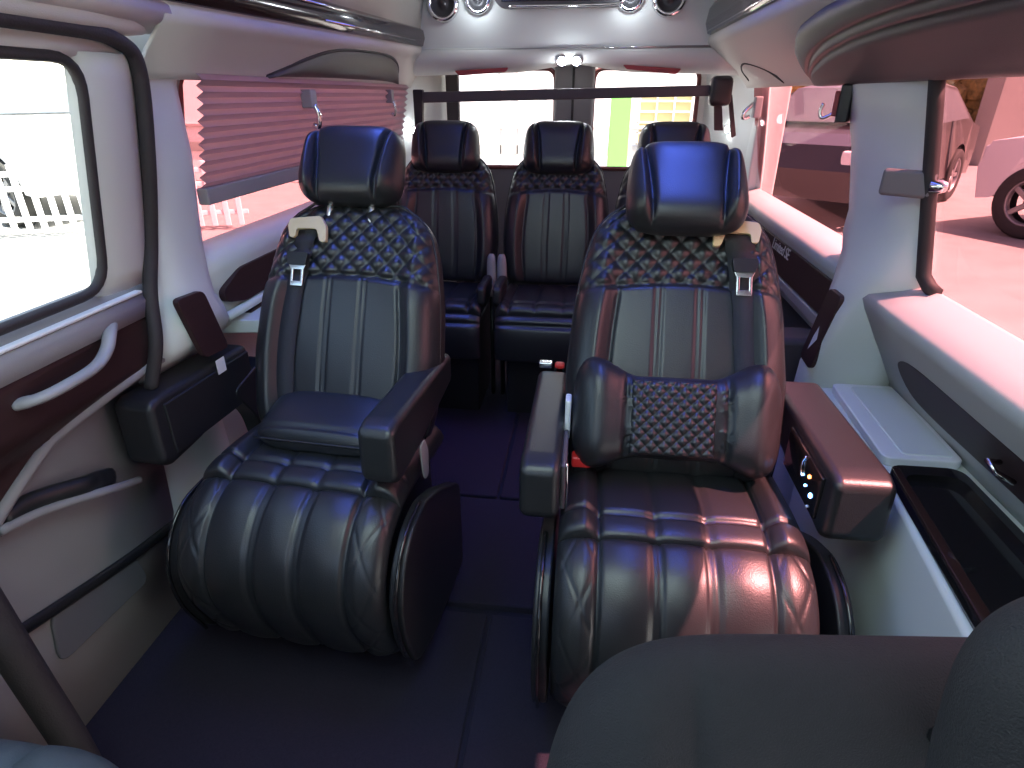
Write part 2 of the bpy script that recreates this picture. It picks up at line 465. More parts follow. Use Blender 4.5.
def chair(name, label, loc, rz, lean, L, yb, zb, head_s, head_off, half=.225, posts=False, group=None, leg_bottom=.13, seatdepth=.30, head_half=(.130, .108), wk=1.,
          hx=0., head_lean=-.12, low=False, quilt_size=.046, qf=.655, res=1.):
    t = thing(name, label, 'seat', loc, rz, group)
    nn = (int(150 * res), int(150 * res))
    B = Back(yb, zb, lean, L, wk, quilt_size, qf)
    B.mesh(M['leather'], t, n=nn)
    B.piping(M['leather2'], t)
    o, base, A, N = headrest(B, M['leather'], t, head_s, head_half, head_off, hx, head_lean)
    if posts: post_pair(B, base, A, N, head_half[1], M['post'], t)
    # cushion: from under the backrest forward to the crease
    zc = .470
    pth = [(seatdepth, zc - .012), (seatdepth * .6, zc - .004), (.10, zc + .002), (.03, zc), (.0, zc - .006)]
    pth = [(p.x, p.y) for p in catmull([Vector((a, b, 0)) for a, b in pth], 8)]
    T = path_points(pth)[1][-1]
    run_pad('seat_cushion', pth, half, M['leather'], t, .075, seat_relief([T - .055]), n=(int(110 * res), int(70 * res)), k0=22)
    if not low:
        p2 = [(.012, zc - .008), (-.02, zc - .016), (-.055, zc - .035), (-.09, zc - .075), (-.110, zc - .13), (-.106, zc - .19), (-.085, zc - .25), (-.045, leg_bottom)]
        p2 = [(p.x, p.y) for p in catmull([Vector((a, b, 0)) for a, b in p2], 8)]
        run_pad('leg_rest', p2, half * 1.0, M['leather'], t, .07, leg_relief(), n=(int(120 * res), int(90 * res)), k0=26)
    else:
        p2 = [(.012, zc - .01), (-.012, zc - .03), (-.022, zc - .07), (-.022, zc - .12), (-.015, leg_bottom)]
        p2 = [(p.x, p.y) for p in catmull([Vector((a, b, 0)) for a, b in p2], 8)]
        run_pad('front_valance', p2, half, M['leather'], t, .05, lambda x, s, T: -.012 * groove(s - .035, .006) + 0 * x, n=(60, 50), k0=20)
    return t, B, (base, A, N)

def shields(t, half, extra=0., mat_='plastic'):
    """hard side shells following the curve of the leg rest, with a bright seam strip on the nose"""
    for s in (-1, 1):
        x = s * (half + .012) + (extra if s > 0 else 0)
        prof = [(.30, .33), (.14, .42), (.05, .452), (-.03, .440), (-.088, .395), (-.120, .32), (-.112, .22), (-.07, .11), (.05, .07), (.30, .07)]
        prof = [(p.x, p.y) for p in [Vector((a, b, 0)) for a, b in prof]]
        pr = rounded([(x - s * .006, a, b) for a, b in prof], .03, 4)
        o = prism('side_shell', pr, (s * .030, 0, 0), M[mat_], t, .006, 3)
        edge = [(x + s * .012, a - .004, b + .002) for a, b in prof[2:8]]
        tube('shell_strip', catmull(edge, 6), .004, M['gloss'], o, 8)

def base_box(t, half, y0=.0, y1=.32):
    bm = bmesh.new(); bm_box(bm, (-half * .8, y0 + .06, .0), (half * .8, y1, .42), .01)
    from_bm('pedestal', bm, M['plastic'], t, wn=True)

# ---- front left chair (beside the sliding door)
LX, LY, LR = -.470, .965, R(-4)
t1, B1, h1 = chair('captain_chair', 'reclined black leather captain chair on the left with headrest raised on chrome posts', (LX, LY, 0), LR,
              R(25), .555, .225, .475, .640, .030, posts=True, hx=-.014, head_half=(.123, .094), group=None)
shields(t1, .225); base_box(t1, .225)
a = armrest(t1, .162, .236, -.030, .36, .668, .135, .08, M['leather'])
prism('side_slot', rounded([(.241, .085, .56), (.241, .115, .565), (.241, .13, .53), (.241, .125, .47), (.241, .10, .47), (.241, .09, .50)], .01, 3), (.004, 0, 0), M['grey_plastic'], a, .001, 1)
b = armrest(t1, -.392, -.298, -.005, .34, .655, .165, .11, M['leather2'], bev=.022)
box('inner_panel', (-.301, .03, .515), (-.293, .33, .635), M['leather2'], b, .003)
o = prism('care_tag', [(-.292, .205, .66), (-.292, .235, .66), (-.292, .235, .625), (-.292, .205, .625)], (.002, 0, 0), M['white'], b); o['label'] = 'small white paper tag'
prism('arm_bracket', rounded([(-.34, .24, .56), (-.34, .40, .60), (-.34, .42, .30), (-.34, .34, .30), (-.34, .31, .46)], .03, 4), (.05, 0, 0), M['plastic'], t1, .006)
belt(B1, t1, -.55, .865, .715, .05, -1)

# ---- front right chair (behind the driver)
RX, RY = .300, .880
t2, B2, h2 = chair('captain_chair', 'black leather captain chair on the right with a strip of sunlight on its cushion', (RX, RY, 0), R(0),
              R(30), .600, .232, .475, .612, .075, head_half=(.122, .107), head_lean=-.28)
shields(t2, .225, .028); base_box(t2, .225)
a = armrest(t2, -.300, -.226, .02, .45, .625, .130, .08, M['leather'])
o = box('buckle_latch', (-.226, .20, .575), (-.214, .235, .665), M['white_plastic'], a, .004)
bm = bmesh.new(); bm_box(bm, (-.226, .06, .50), (-.216, .20, .60), .004); from_bm('side_pocket', bm, M['paper'], a, wn=True)
bm = bmesh.new(); bm_tube(bm, catmull([(-.215, .055, .61), (-.213, .05, .56), (-.214, .06, .50), (-.213, .075, .49)], 6), .0025, 6); from_bm('zip', bm, M['chrome'], a)
s_ = thing_part('buckle_stalk', t2)
box('stalk', (-.205, .17, .49), (-.175, .20, .545), M['plastic'], s_, .004)
box('release_button', (-.208, .155, .535), (-.168, .185, .56), M['red'], s_, .005)['label'] = 'red buckle release button'
s2 = thing_part('buckle_stalk', t2)
box('stalk', (-.262, .455, .52), (-.238, .475, .625), M['plastic'], s2, .004)
box('release_button', (-.262, .455, .600), (-.238, .475, .632), M['red'], s2, .005)['label'] = 'red buckle release button'
box('latch_plate', (-.300, .455, .618), (-.268, .475, .634), M['steel'], s2, .003)
b = armrest(t2, .245, .350, .03, .45, .630, .140, .10, M['leather'], bev=.022)
box('control_panel', (.238, .07, .515), (.247, .26, .605), M['gloss'], b, .003)
for y, z, key, s in ((.12, .575, 'led_o', .0035), (.098, .548, 'led_blue_dot', .005), (.10, .522, 'white', .003), (.128, .55, 'led_blue_dot', .0025), (.15, .56, 'led_blue_dot', .002)):
    lathe('indicator', [(0, .002), (s * .8, .0015), (s, 0), (s, -.002)], M[key], b, Matrix.Translation((.237, y, z)) @ Matrix.Rotation(-math.pi / 2, 4, 'Y'), 12)
tube('switch_bar', catmull([(.236, .150, .60), (.236, .16, .585), (.236, .158, .565), (.236, .15, .555)], 4), .0028, M['chrome'], b, 6)
belt(B2, t2, .60, .865, .725, .10, 1, .030)

# lumbar pillow propped on the right chair
lp = thing('lumbar_pillow', 'black leather waisted lumbar pillow with quilted middle leaning on right chair', 'pillow', (RX - .006, RY + .222, .632), 0)
def lshape(x, y):
    w = np.abs(x); H = .088 + .050 * smooth(.35, .95, w) - .006 * smooth(.9, 1, w); return x * .205, y * H - .010 * (1 - smooth(.3, .9, w)) * smooth(-.4, .4, y)
def lfn(X, Y, h):
    ln = R(27); A = np.array([0, math.sin(ln), math.cos(ln)]); N = np.array([0, -math.cos(ln), math.sin(ln)])
    return X[..., None] * np.array([1., 0, 0]) + Y[..., None] * A + h[..., None] * N
def ldet(X, Y, x, y):
    ax = np.abs(X); return .030 * smooth(.10, .17, ax) - .02 * groove(ax - .098, .005) - .010 * (ax < .09)
pad('pillow_body', lfn, M['leather'], lp, (90, 60), 4, 4, .055, .035, ldet, lshape)
def qpanel():
    n = (120, 100); U, V = np.meshgrid(np.linspace(-1, 1, n[0]), np.linspace(-1, 1, n[1]), indexing='ij')
    X = U * .082 - .008; Y = V * .074 - .004
    h = .050 + (quilt(X, Y, .024) - 1) * .006 + .004 * (1 - V ** 2)
    e = np.sqrt(np.clip(1 - np.maximum(np.abs(U), np.abs(V)) ** 20, 0, 1))
    return surf('quilted_panel', lfn(X, Y, .038 + (h - .038) * e), M['leather'], lp, lfn(X, Y, 0 * X + .038))
qpanel()
# flat cushion lying at the back of the left chair
fc = thing('seat_cushion_roll', 'flat black leather cushion lying against backrest of left chair', 'cushion', (LX + .01, LY + .160, .553), LR)
def ffn(X, Y, h): return np.stack([X, Y, h + .02 * (Y / .08)], -1)
pad('cushion_body', ffn, M['leather'], fc, (60, 40), 5, 6, .030, .035, lambda X, Y, x, y: .004 * (1 - x ** 2) - .006 * groove(Y + .055, .004), lambda x, y: (x * .150, y * .075))
pts = [(x * .151, -.074, -.012) for x in np.linspace(-.93, .93, 12)]
tube('seam_piping', pts, .003, M['leather2'], fc, 6)

# ---- rear row: one chair, copied
rt, RB, rh = chair('rear_chair', 'black leather rear chair on the left with tall quilted back', (-.485, 2.125, 0), 0, R(13), .515, .34, .50, .535, .045,
                   half=.200, group='rear row of black leather chairs', leg_bottom=.30, seatdepth=.36, head_half=(.138, .100), wk=.94, low=True, head_lean=-.08, quilt_size=.042, qf=.70, res=.7)
bm = bmesh.new(); bm_box(bm, (-.17, .10, .0), (.17, .42, .40), .01); from_bm('pedestal', bm, M['plastic'], rt, wn=True)
armrest(rt, -.214, -.180, .03, .21, .575, .09, .06, M['leather2'], bev=.012)
armrest(rt, .180, .214, .03, .21, .575, .09, .06, M['leather2'], bev=.012)
c2 = copy_tree(rt); c2.location = (-.030, 2.125, 0); c2['label'] = 'black leather rear chair in the middle, before the rear door pillar'
c3 = copy_tree(rt); c3.location = (.412, 2.125, 0); c3['label'] = 'black leather rear chair mostly hidden behind the right captain chair'
# grey buckle sleeves between rear chairs
for i, (x, y) in enumerate(((-.279, 2.372), (-.237, 2.372))):
    s_ = thing('belt_buckle', ['left of two pale grey buckle sleeves standing between the rear chairs', 'right of two pale grey buckle sleeves standing between the rear chairs'][i], 'buckle', (x, y, 0), 0, 'pale buckle sleeves between rear chairs')
    bm = bmesh.new()
    U, V = np.meshgrid(np.linspace(0, 2 * math.pi, 17), np.linspace(0, 1, 12), indexing='ij')
    bm.free()
    lathe('sleeve', [(.0, .645), (.010, .643), (.016, .632), (.019, .61), (.020, .56), (.019, .51), (.016, .47), (.0, .47)], M['grey_plastic'], s_, None, 16)
    tube('stalk', [(0, 0, .48), (0, 0, .25), (0, 0, .02)], .010, M['plastic'], s_, 8)

# ------------------------------------------------------------------ the van shell
def XW(z): return .84 - (z - .84) * .2      # inward lean of the glazed sides
# floor
fl = bmesh.new(); bm_box(fl, (-.98, -1.3, -.05), (.98, 3.45, -.004), 0)
floor = struct(from_bm('floor', fl, M['carpet'], None, False), 'navy black carpeted van floor', 'floor')
for lo, hi, z in (((-.96, .30), (-.105, 1.13), .006), ((-.095, .30), (.95, 1.13), .006), ((-.27, 1.15), (.02, 1.60), .018), ((-.96, 1.15), (-.29, 1.60), .004),
                  ((.04, 1.15), (.95, 1.60), .004), ((-.96, 1.63), (-.155, 2.95), .008), ((-.145, 1.63), (.95, 2.95), .008)):
    box('carpet_panel', (lo[0], lo[1], -.02), (hi[0], hi[1], z), M['carpet'], floor, .006, 2)

# right wall ---------------------------------------------------------------
def prof_r(y, dx=0):
    return [(.885, y, .54), (.872, y, .58), (.80, y, .70), (.757, y, .775), (.748, y, .795), (.752, y, .803), (.79, y, .815), (.838, y, .835), (.852, y, .832)]
wr = loft('wall_right', [prof_r(y) for y in (-1.25, -.5, .3, .8, 1.1, 1.30)] + [[(p[0], 1.46, p[2]) for p in prof_r(0)]], M['trim_side'], None, .008, 1, 1)
struct(wr, 'pale grey right side wall below the windows', 'wall')
def prof_rr(y):
    return [(.86, y, 0), (.86, y, .50), (.80, y, .60), (.785, y, .62), (.785, y, .755), (.768, y, .785), (.765, y, .803), (.775, y, .812), (.85, y, .838)]
rr = loft('lower_panel', [prof_rr(y) for y in (1.50, 2.0, 2.5, 3.05)], M['trim_side'], wr, .008, 1, 1)
# dark wood strip with lettering, behind the pillar
wp = prism('wood_strip', rounded([(.762, 1.62, .765), (.762, 2.95, .765), (.762, 2.95, .70), (.762, 2.2, .66), (.762, 1.62, .66)], .01, 3), (.022, 0, 0), M['wood'], wr, .003, 2)
prism('lower_moulding', [(.79, 1.6, .655), (.79, 2.95, .655), (.79, 2.95, .635), (.79, 1.6, .615)], (-.03, 0, 0), M['grey_plastic'], wr, .006, 2)
box('wheel_box', (.66, 1.75, .0), (.86, 2.6, .56), M['plastic'], wr, .02)
box('belt_box', (.60, 1.66, .30), (.78, 1.78, .60), M['pad'], wr, .02)
cu = bpy.data.curves.new('lettering', 'FONT'); cu.body = 'Limited SE'; cu.size = .052; cu.extrude = .0008; cu.shear = .35; cu.space_character = .92
tx = bpy.data.objects.new('lettering', cu); COL.objects.link(tx); cu.materials.append(M['letter']); tx.parent = wp
tx.matrix_world = Matrix.Translation((.7605, 2.26, .728)) @ Matrix(((0, 0, -1, 0), (-1, 0, 0, 0), (0, 1, 0, 0), (0, 0, 0, 1)))
# unseen solid panel added in place of the front door window to block sun
box('sun_block_panel', (.80, -1.25, .80), (.87, .42, 1.50), M['trim'], wr, .01)
box('rear_corner_panel', (.80, 2.93, .0), (.92, 3.05, 1.35), M['trim'], wr, .01)

# right B pillar
def pil_sec(z, s=1):
    tb = np.interp(z, [.0, .30, .57, .66, .74, .84, .95, 1.10, 1.26], [.0, .0, .0, .0, .0, 0, 0, 0, 0])
    xin = np.interp(z, [.0, .40, .57, .66, .74, .80, .86, .95, 1.10, 1.26], [.685, .685, .690, .700, .715, .735, .762, .778, .768, .738])
    yf = np.interp(z, [0, .57, .80, .84, 1.26], [1.46, 1.46, 1.40, 1.375, 1.42])
    yr = np.interp(z, [0, .57, .70, .80, .90, 1.26], [1.62, 1.60, 1.57, 1.62, 1.72, 1.84])
    xo = np.interp(z, [0, .80, .84, 1.26], [.87, .87, .845, .765])
    mid1 = yf + .25 * (yr - yf); mid2 = yr - .22 * (yr - yf)
    return [(s * xo, yf, z), (s * (xo - .3 * (xo - xin)), yf + .004, z), (s * (xin + .012), yf + .03, z), (s * xin, mid1 + .01, z), (s * (xin - .003), mid2 - .02, z), (s * (xin + .006), yr - .02, z), (s * (xin + .03), yr, z), (s * xo, yr + .005, z)]
zs = [0, .2, .4, .5, .57, .62, .66, .70, .74, .77, .80, .83, .86, .90, .95, 1.02, 1.10, 1.18, 1.27]
pr = loft('pillar_right', [pil_sec(z) for z in zs], M['trim'], None, .006, 1, -1)
struct(pr, 'pale grey pillar between the two right windows', 'pillar')
prism('inlay', rounded([(.722, 1.470, .785), (.722, 1.550, .785), (.694, 1.570, .59), (.694, 1.485, .585)], .018, 4), (-.012, 0, 0), M['wood'], pr, .002, 2)['label'] = 'dark wood inlay'
tube('trim_seam', [(.772, 1.66, 1.23), (.776, 1.62, 1.10), (.778, 1.55, .95), (.766, 1.49, .84)], .003, M['white_plastic'], pr, 6)

# right windows
def side_glass(name, s, y0, y1, z0, z1, m, lab, r=.05):
    pts = [(s * (XW(z) + .012), y, z) for y, z in ((y0, z0), (y1, z0), (y1, z1), (y0, z1))]
    o = prism(name, rounded(pts, r, 5), (s * .004, 0, 0), m, None); struct(o, lab, 'window'); return o
w1 = side_glass('window_1', 1, .42, 1.40, .82, 1.262, M['glass_pink'], 'rose tinted right window in front of the pillar', .04)
w2 = side_glass('window_2', 1, 1.70, 2.96, .82, 1.262, M['glass_pink'], 'rose tinted right window behind the pillar', .04)
# rubber seal and the latch at the pillar edge of the front right window
bm = bmesh.new(); bm_tube(bm, [(XW(z) - .012, 1.375 + (1.26 - z) * -.03, z) for z in np.linspace(1.255, .87, 8)] + [(XW(.845) - .008, 1.345, .850), (XW(.835) - .004, 1.325, .842)], .015, 8)
from_bm('window_seal', bm, M['rubber'], w1)
bm = bmesh.new(); bm_box(bm, (-.10, -.010, -.027), (.0, .010, .027), .008, 3)
lt = thing('window_latch', 'grey lever latch with a chrome tip on black window seal', 'latch', (.792, 1.36, 1.055), R(-38))
from_bm('lever', bm, M['dark_grey'], lt, wn=True)
lathe('tip', [(0, .012), (.009, .010), (.013, 0), (.013, -.018), (0, -.018)], M['chrome'], lt, Matrix.Translation((.012, -.01, .0)) @ Matrix.Rotation(math.pi / 2, 4, 'Y'), 16)
# coat hook / belt guide devices
hk = thing('coat_hook', 'chrome and red coat hook on top of right pillar', 'hook', (.742, 1.79, 1.20), R(-30))
box('body', (-.018, -.02, -.045), (.012, .02, .045), M['plastic'], hk, .005)
box('red_face', (-.030, -.016, -.030), (-.017, .016, .030), M['red_trim'], hk, .004)
tube('prong', catmull([(-.02, 0, -.02), (-.05, 0, -.035), (-.06, 0, -.02), (-.055, 0, .0)], 5), .005, M['chrome'], hk, 8)
h2_ = thing('coat_hook', 'chrome coat hook beside the rear right lamp', 'hook', (.755, 2.80, 1.17), 0)
box('body', (-.01, -.02, -.035), (.02, .02, .045), M['grey_plastic'], h2_, .005)
tube('prong', catmull([(-.01, 0, .02), (-.04, 0, -.01), (-.045, 0, -.035), (-.02, 0, -.03)], 5), .008, M['chrome'], h2_, 8)
h3_ = thing('coat_hook', 'chrome coat hook hanging over pleated shade behind left headrest', 'hook', (-.728, 1.86, 1.185), 0)
box('body', (-.02, -.022, -.0), (.012, .022, .05), M['grey_plastic'], h3_, .004)
tube('prong', catmull([(.01, 0, .01), (.02, 0, -.02), (.015, 0, -.05), (.0, 0, -.045)], 5), .008, M['chrome'], h3_, 8)
h4_ = thing('coat_hook', 'small steel coat hook near the far end of pleated shade', 'hook', (-.738, 2.66, 1.19), 0)
box('body', (-.015, -.018, -.0), (.012, .018, .05), M['grey_plastic'], h4_, .004)
tube('prong', catmull([(.01, 0, .01), (.018, 0, -.02), (.012, 0, -.045), (.0, 0, -.04)], 5), .006, M['steel'], h4_, 8)

# right side console
cs = thing('side_console', 'pale grey side console with lidded box and glossy black tray', 'console', (.78, 1.0, 0))
def W(p): return (p[0] - .78, p[1] - 1.0, p[2])
pb = [(.705, 1.47, 0), (.705, 1.10, 0), (.640, .60, 0), (.637, .56, 0), (.90, .56, 0), (.90, 1.47, 0)]
prism('console_body', [W(p) for p in pb], (0, 0, .548), M['trim'], cs, .012, 3)
# lid
prism('lid', rounded([W(p) for p in ((.712, 1.10, .548), (.864, 1.10, .548), (.878, 1.45, .548), (.728, 1.45, .548))], .02, 4), (0, 0, .020), M['white_plastic'], cs, .006, 3)['label'] = 'smooth pale lid'
prism('lid_panel', rounded([W(p) for p in ((.752, 1.115, .566), (.852, 1.115, .566), (.864, 1.43, .566), (.764, 1.43, .566))], .015, 4), (0, 0, .005), M['trim'], cs, .002, 2)
# tray: rim and recessed floor
def tray_pt(a, b, z):      # a: 0 inner..1 outer, b: 0 front..1 rear
    x0 = .655 + (.708 - .655) * b; x1 = .842; return W((x0 + (x1 - x0) * a, .62 + (1.075 - .62) * b, z))
outer = [Vector(tray_pt(a, b, .550)) for a, b in ((0, 0), (1, 0), (1, 1), (0, 1))]
inner = [Vector(tray_pt(a, b, .550)) for a, b in ((.14, .05), (.9, .05), (.9, .94), (.14, .94))]
bm = bmesh.new(); ro = rounded(outer, .03, 5); ri = rounded(inner, .03, 5)
lv = [[bm.verts.new(p) for p in ro], [bm.verts.new(p + Vector((0, 0, .018))) for p in ro], [bm.verts.new(p + Vector((0, 0, .016))) for p in ri], [bm.verts.new(p + Vector((0, 0, .002))) for p in ri]]
for a, b in zip(lv, lv[1:]):
    for i in range(len(a)): bm.faces.new((a[i], a[(i + 1) % len(a)], b[(i + 1) % len(a)], b[i]))
bm.faces.new(lv[-1])
from_bm('tray', bm, M['gloss'], cs, False)
bm = bmesh.new()
bm_prism(bm, [tray_pt(.015, .03, .567), tray_pt(.125, .03, .567), tray_pt(.125, .97, .567), tray_pt(.015, .97, .567)], (0, 0, .004), .002, 2)
from_bm('wood_rail', bm, M['gloss_wood'], cs, wn=True)
# oval wood insert on the wall above the tray
ov = []
def wall_pt(y, z, d=0.):
    P = prof_r(0); Z = [p[2] for p in P[:5]]; X = [p[0] for p in P[:5]]; return Vector((float(np.interp(z, Z, X)) - .006 - d, y, z))
top = [(1.33, .65), (1.31, .69), (1.22, .715), (1.0, .715), (.6, .71), (.3, .70), (.3, .61), (.6, .61), (1.0, .605), (1.2, .60), (1.30, .61)]
pts = catmull([Vector((0, a, b)) for a, b in top], 4, True)
prism('oval_insert', [wall_pt(p.y, p.z) for p in pts], (-.004, 0, -.001), M['wood'], wr, 0)['label'] = 'long dark wood insert with rounded end'
bm = bmesh.new(); bm_tube(bm, [wall_pt(.945, .665, .008), wall_pt(.935, .672, .03), wall_pt(.92, .66, .03), wall_pt(.915, .645, .008)], .005, 8); from_bm('pull_ring', bm, M['chrome'], wr)

# left wall ------------------------------------------------------------------
# sliding door: sill, wood panel with grab handle, lower trim
door = thing('door_1', 'sliding side door with dark wood panel and grey grab handle', 'door', (0, 0, 0)); door['kind'] = 'structure'
def prof_l(y):
    return [(-.915, y, .0), (-.915, y, .25), (-.90, y, .45), (-.892, y, .64), (-.835, y, .70), (-.825, y, .80), (-.805, y, .812), (-.800, y, .838), (-.815, y, .850), (-.835, y, .868), (-.862, y, .875)]
loft('door_trim', [prof_l(y) for y in (-.6, .2, .6, .9, 1.118)], M['door_trim'], door, .008, 1, -1)
wd = [(.3, .805), (1.118, .805), (1.118, .70), (1.05, .693), (.93, .675), (.84, .645), (.76, .60), (.70, .55), (.60, .47), (.3, .45)]
def lwx(z): P = prof_l(0); return float(np.interp(z, [p[2] for p in P[:6]], [p[0] for p in P[:6]]))
ez_ = catmull([Vector(q + (0,)) for q in ((.3, .36), (.5, .44), (.62, .51), (.74, .585), (.86, .645), (.98, .682), (1.118, .70))], 8)
def edge_z(y): return float(np.interp(y, [p.x for p in ez_], [p.y for p in ez_]))
n_ = 26; ys = np.linspace(.3, 1.118, n_ * 2); rows = []
for y in ys:
    lo = edge_z(y); rows.append([Vector((lwx(z) + .018, y, z)) for z in np.linspace(lo, .803, 14)])
loft('wood_panel', rows, M['wood'], door, .010, 1, 1)['label'] = 'dark wood upper door panel'
rim = [Vector((lwx(lo) + .018, y, lo)) for y, lo in zip(ys, [edge_z(y) for y in ys])]
tube('panel_edge', rim, .012, M['door_trim'], door, 8)
gh = catmull([(-.815, .765, .762), (-.785, .780, .768), (-.772, .82, .772), (-.772, .89, .776), (-.780, .935, .790), (-.790, .965, .812), (-.815, 1.0, .818)], 7)
nn_ = len(gh)
tube('grab_handle', gh, [.0115 if 4 < i < nn_ - 5 else .0125 for i in range(nn_)], M['handle'], door, 12, False, (1.15, .8))['label'] = 'grey curved grab handle'
def lw(y, z, d=0.): return (lwx(z) + .004 + d, y, z)
tube('map_pocket', catmull([lw(.72, .555, .01), lw(.78, .55, .014), (-.855, .86, .530), (-.86, .90, .515), (-.865, .935, .500)], 6), [.018] * 25, M['plastic'], door, 10, False, (.8, 1.1))
tube('pocket_lip', catmull([lw(.70, .548, .022), lw(.78, .532, .03), (-.842, .88, .502), (-.848, .94, .475), (-.86, 1.0, .448)], 6), .009, M['door_trim'], door, 8)
tube('lower_rib', catmull([lw(.55, .36, .006), lw(.66, .335, .008), lw(.80, .30, .01), lw(.95, .265, .01), lw(1.1, .24, .01)], 6), .014, M['plastic'], door, 8, False, (.6, 1.))
prism('speaker_cover', rounded([lw(.74, .315, .004), lw(.96, .27, .004), lw(.98, .17, .004), lw(.72, .19, .004)], .03, 4), (.008, 0, 0), M['dark_grey'], door, .003, 2)
# light strip on the sill
box('sill_cap', (-.845, .20, .853), (-.800, 1.09, .860), M['white_plastic'], door, .003)
# door window frame: inner trim ring + seals
zt, zb_, y1_ = 1.275, .885, 1.015
fr = [(-XW(z), y, z) for y, z in ((.10, zb_), (y1_, zb_), (y1_, zt), (.10, zt))]
g1 = side_glass('window_3', -1, .10, y1_ + .01, zb_ - .01, zt + .01, M['glass_clear'], 'clear bright window of the sliding door', .05)
def off(pts, dx): return [Vector((p[0] + dx, p[1], p[2])) for p in pts]
bm = bmesh.new(); bm_tube(bm, off(rounded(fr, .06, 6), .015), .0095, 8, True); from_bm('window_seal', bm, M['seal'], g1)
# pale trim between glass and door edge
def tx_(y, z, d=0): return (-XW(z) + d, y, z)
sec = []
for z in np.linspace(.872, 1.285, 12): sec.append([tx_(1.005, z, -.004), tx_(1.018, z, .014), tx_(1.06, z, .022), tx_(1.10, z, .020), tx_(1.165, z, .004)])
loft('door_frame_trim', sec, M['trim_warm'], door, .008, 1, 1)
sec = []
for y in np.linspace(-.3, 1.11, 10): sec.append([tx_(y, 1.268, -.004), tx_(y, 1.278, .016), tx_(y, 1.292, .020), tx_(y, 1.328, .004)])
loft('door_header_trim', sec, M['trim_warm'], door, .008, 1, 1)
tube('trim_seam', [tx_(1.022 + .05 * (z < 1.0) * 0, z, .020) for z in np.linspace(1.26, .9, 6)] , .0025, M['white_plastic'], door, 6)
# seal around the door opening
sp = [tx_(-.3, 1.318, .030), tx_(.5, 1.318, .030), tx_(.95, 1.316, .030), tx_(1.08, 1.305, .032), tx_(1.135, 1.26, .032), tx_(1.145, 1.1, .030), tx_(1.14, .95, .026), (-.792, 1.100, .85), (-.788, 1.072, .75), (-.81, 1.05, .655)]
tr = tube('trim_1', catmull(sp, 8), .014, M['seal'], None, 10); struct(tr, 'dark rubber seal around the sliding door opening', 'trim')
# grey door jamb beside camera at lower left
bm = bmesh.new(); bm_tube(bm, catmull([(-.79, .56, .80), (-.775, .565, .58), (-.755, .565, .38), (-.735, .565, .20), (-.73, .565, .0)], 6), .026, 10, False, (1., 1.))
o = struct(from_bm('trim_2', bm, M['seal'], None), 'dark strip along the door edge at lower left', 'trim')

# left B pillar
def pil_left(z):
    xin = np.interp(z, [.0, .50, .60, .668, .705, .74, .80, .86, .95, 1.10, 1.24, 1.30, 1.36], [.91, .91, .91, .84, .775, .760, .764, .778, .782, .768, .772, .765, .755])
    yf = np.interp(z, [0, .70, .80, 1.26, 1.36], [1.05, 1.09, 1.125, 1.15, 1.14])
    yr = np.interp(z, [0, .66, .72, .80, .86, .95, 1.24, 1.36], [1.44, 1.40, 1.34, 1.295, 1.31, 1.325, 1.335, 1.40])
    xo = np.interp(z, [0, .67, .80, .84, 1.26, 1.36], [.96, .96, .89, .845, .775, .75])
    return [(-xo, yf, z), (-(xin + .04), yf + .002, z), (-(xin + .008), yf + .03, z), (-xin, yf + .06, z), (-xin, (yf + yr) / 2, z), (-(xin + .002), yr - .05, z), (-(xin + .012), yr - .02, z), (-(xin + .035), yr, z), (-xo, yr + .005, z)]
zs2 = [0, .2, .4, .5, .6, .64, .668, .69, .72, .76, .80, .84, .88, .92, .97, 1.02, 1.10, 1.18, 1.24, 1.30, 1.36]
pl = loft('pillar_left', [pil_left(z) for z in zs2], M['trim'], None, .006, 1, 1)
struct(pl, 'pale grey pillar behind the sliding door', 'pillar')
prism('inlay', rounded([(-.764, 1.115, .832), (-.764, 1.212, .825), (-.757, 1.250, .672), (-.757, 1.155, .682)], .018, 4), (.014, 0, 0), M['wood'], pl, .002, 2)['label'] = 'dark wood inlay'
# rear left panel
def prof_lr(y):
    return [(-.93, y, 0), (-.93, y, .52), (-.91, y, .62), (-.81, y, .69), (-.800, y, .80), (-.79, y, .835), (-.79, y, .858), (-.80, y, .868), (-.845, y, .888)]
wl = loft('wall_left', [prof_lr(y) for y in (1.22, 1.6, 2.2, 3.05)], M['trim'], None, .008, 1, -1)
struct(wl, 'pale grey left side wall behind the pillar', 'wall')
prism('wood_strip', rounded([(-.80, 1.325, .785), (-.80, 1.42, .822), (-.80, 2.9, .822), (-.80, 2.9, .745), (-.80, 1.42, .735), (-.80, 1.335, .755)], .015, 3), (.022, 0, 0), M['wood'], wl, .003, 2)
tube('grey_moulding', [(-.785, 1.33, .718), (-.778, 1.6, .722), (-.778, 2.9, .726)], .012, M['trim'], wl, 8)
prism('lower_wood', rounded([(-.80, 1.42, .70), (-.80, 2.9, .705), (-.82, 2.9, .60), (-.82, 1.55, .62)], .02, 3), (.020, 0, 0), M['wood'], wl, .003, 2)
prism('arm_ledge', rounded([(-.86, 1.36, .66), (-.715, 1.38, .66), (-.72, 1.50, .66), (-.86, 1.60, .66)], .02, 3), (0, 0, .035), M['trim'], wl, .01, 3)
box('rear_corner_panel', (-.92, 2.93, .0), (-.80, 3.05, 1.35), M['trim'], wl, .01)
# front part of the left shell, behind the field of view
box('front_door_panel', (-.95, -1.25, .0), (-.83, -.30, 1.42), M['trim'], wl, .01)
w4 = side_glass('window_4', -1, 1.32, 2.96, .875, 1.262, M['glass_pink'], 'rose tinted left window behind the pleated shade', .04)

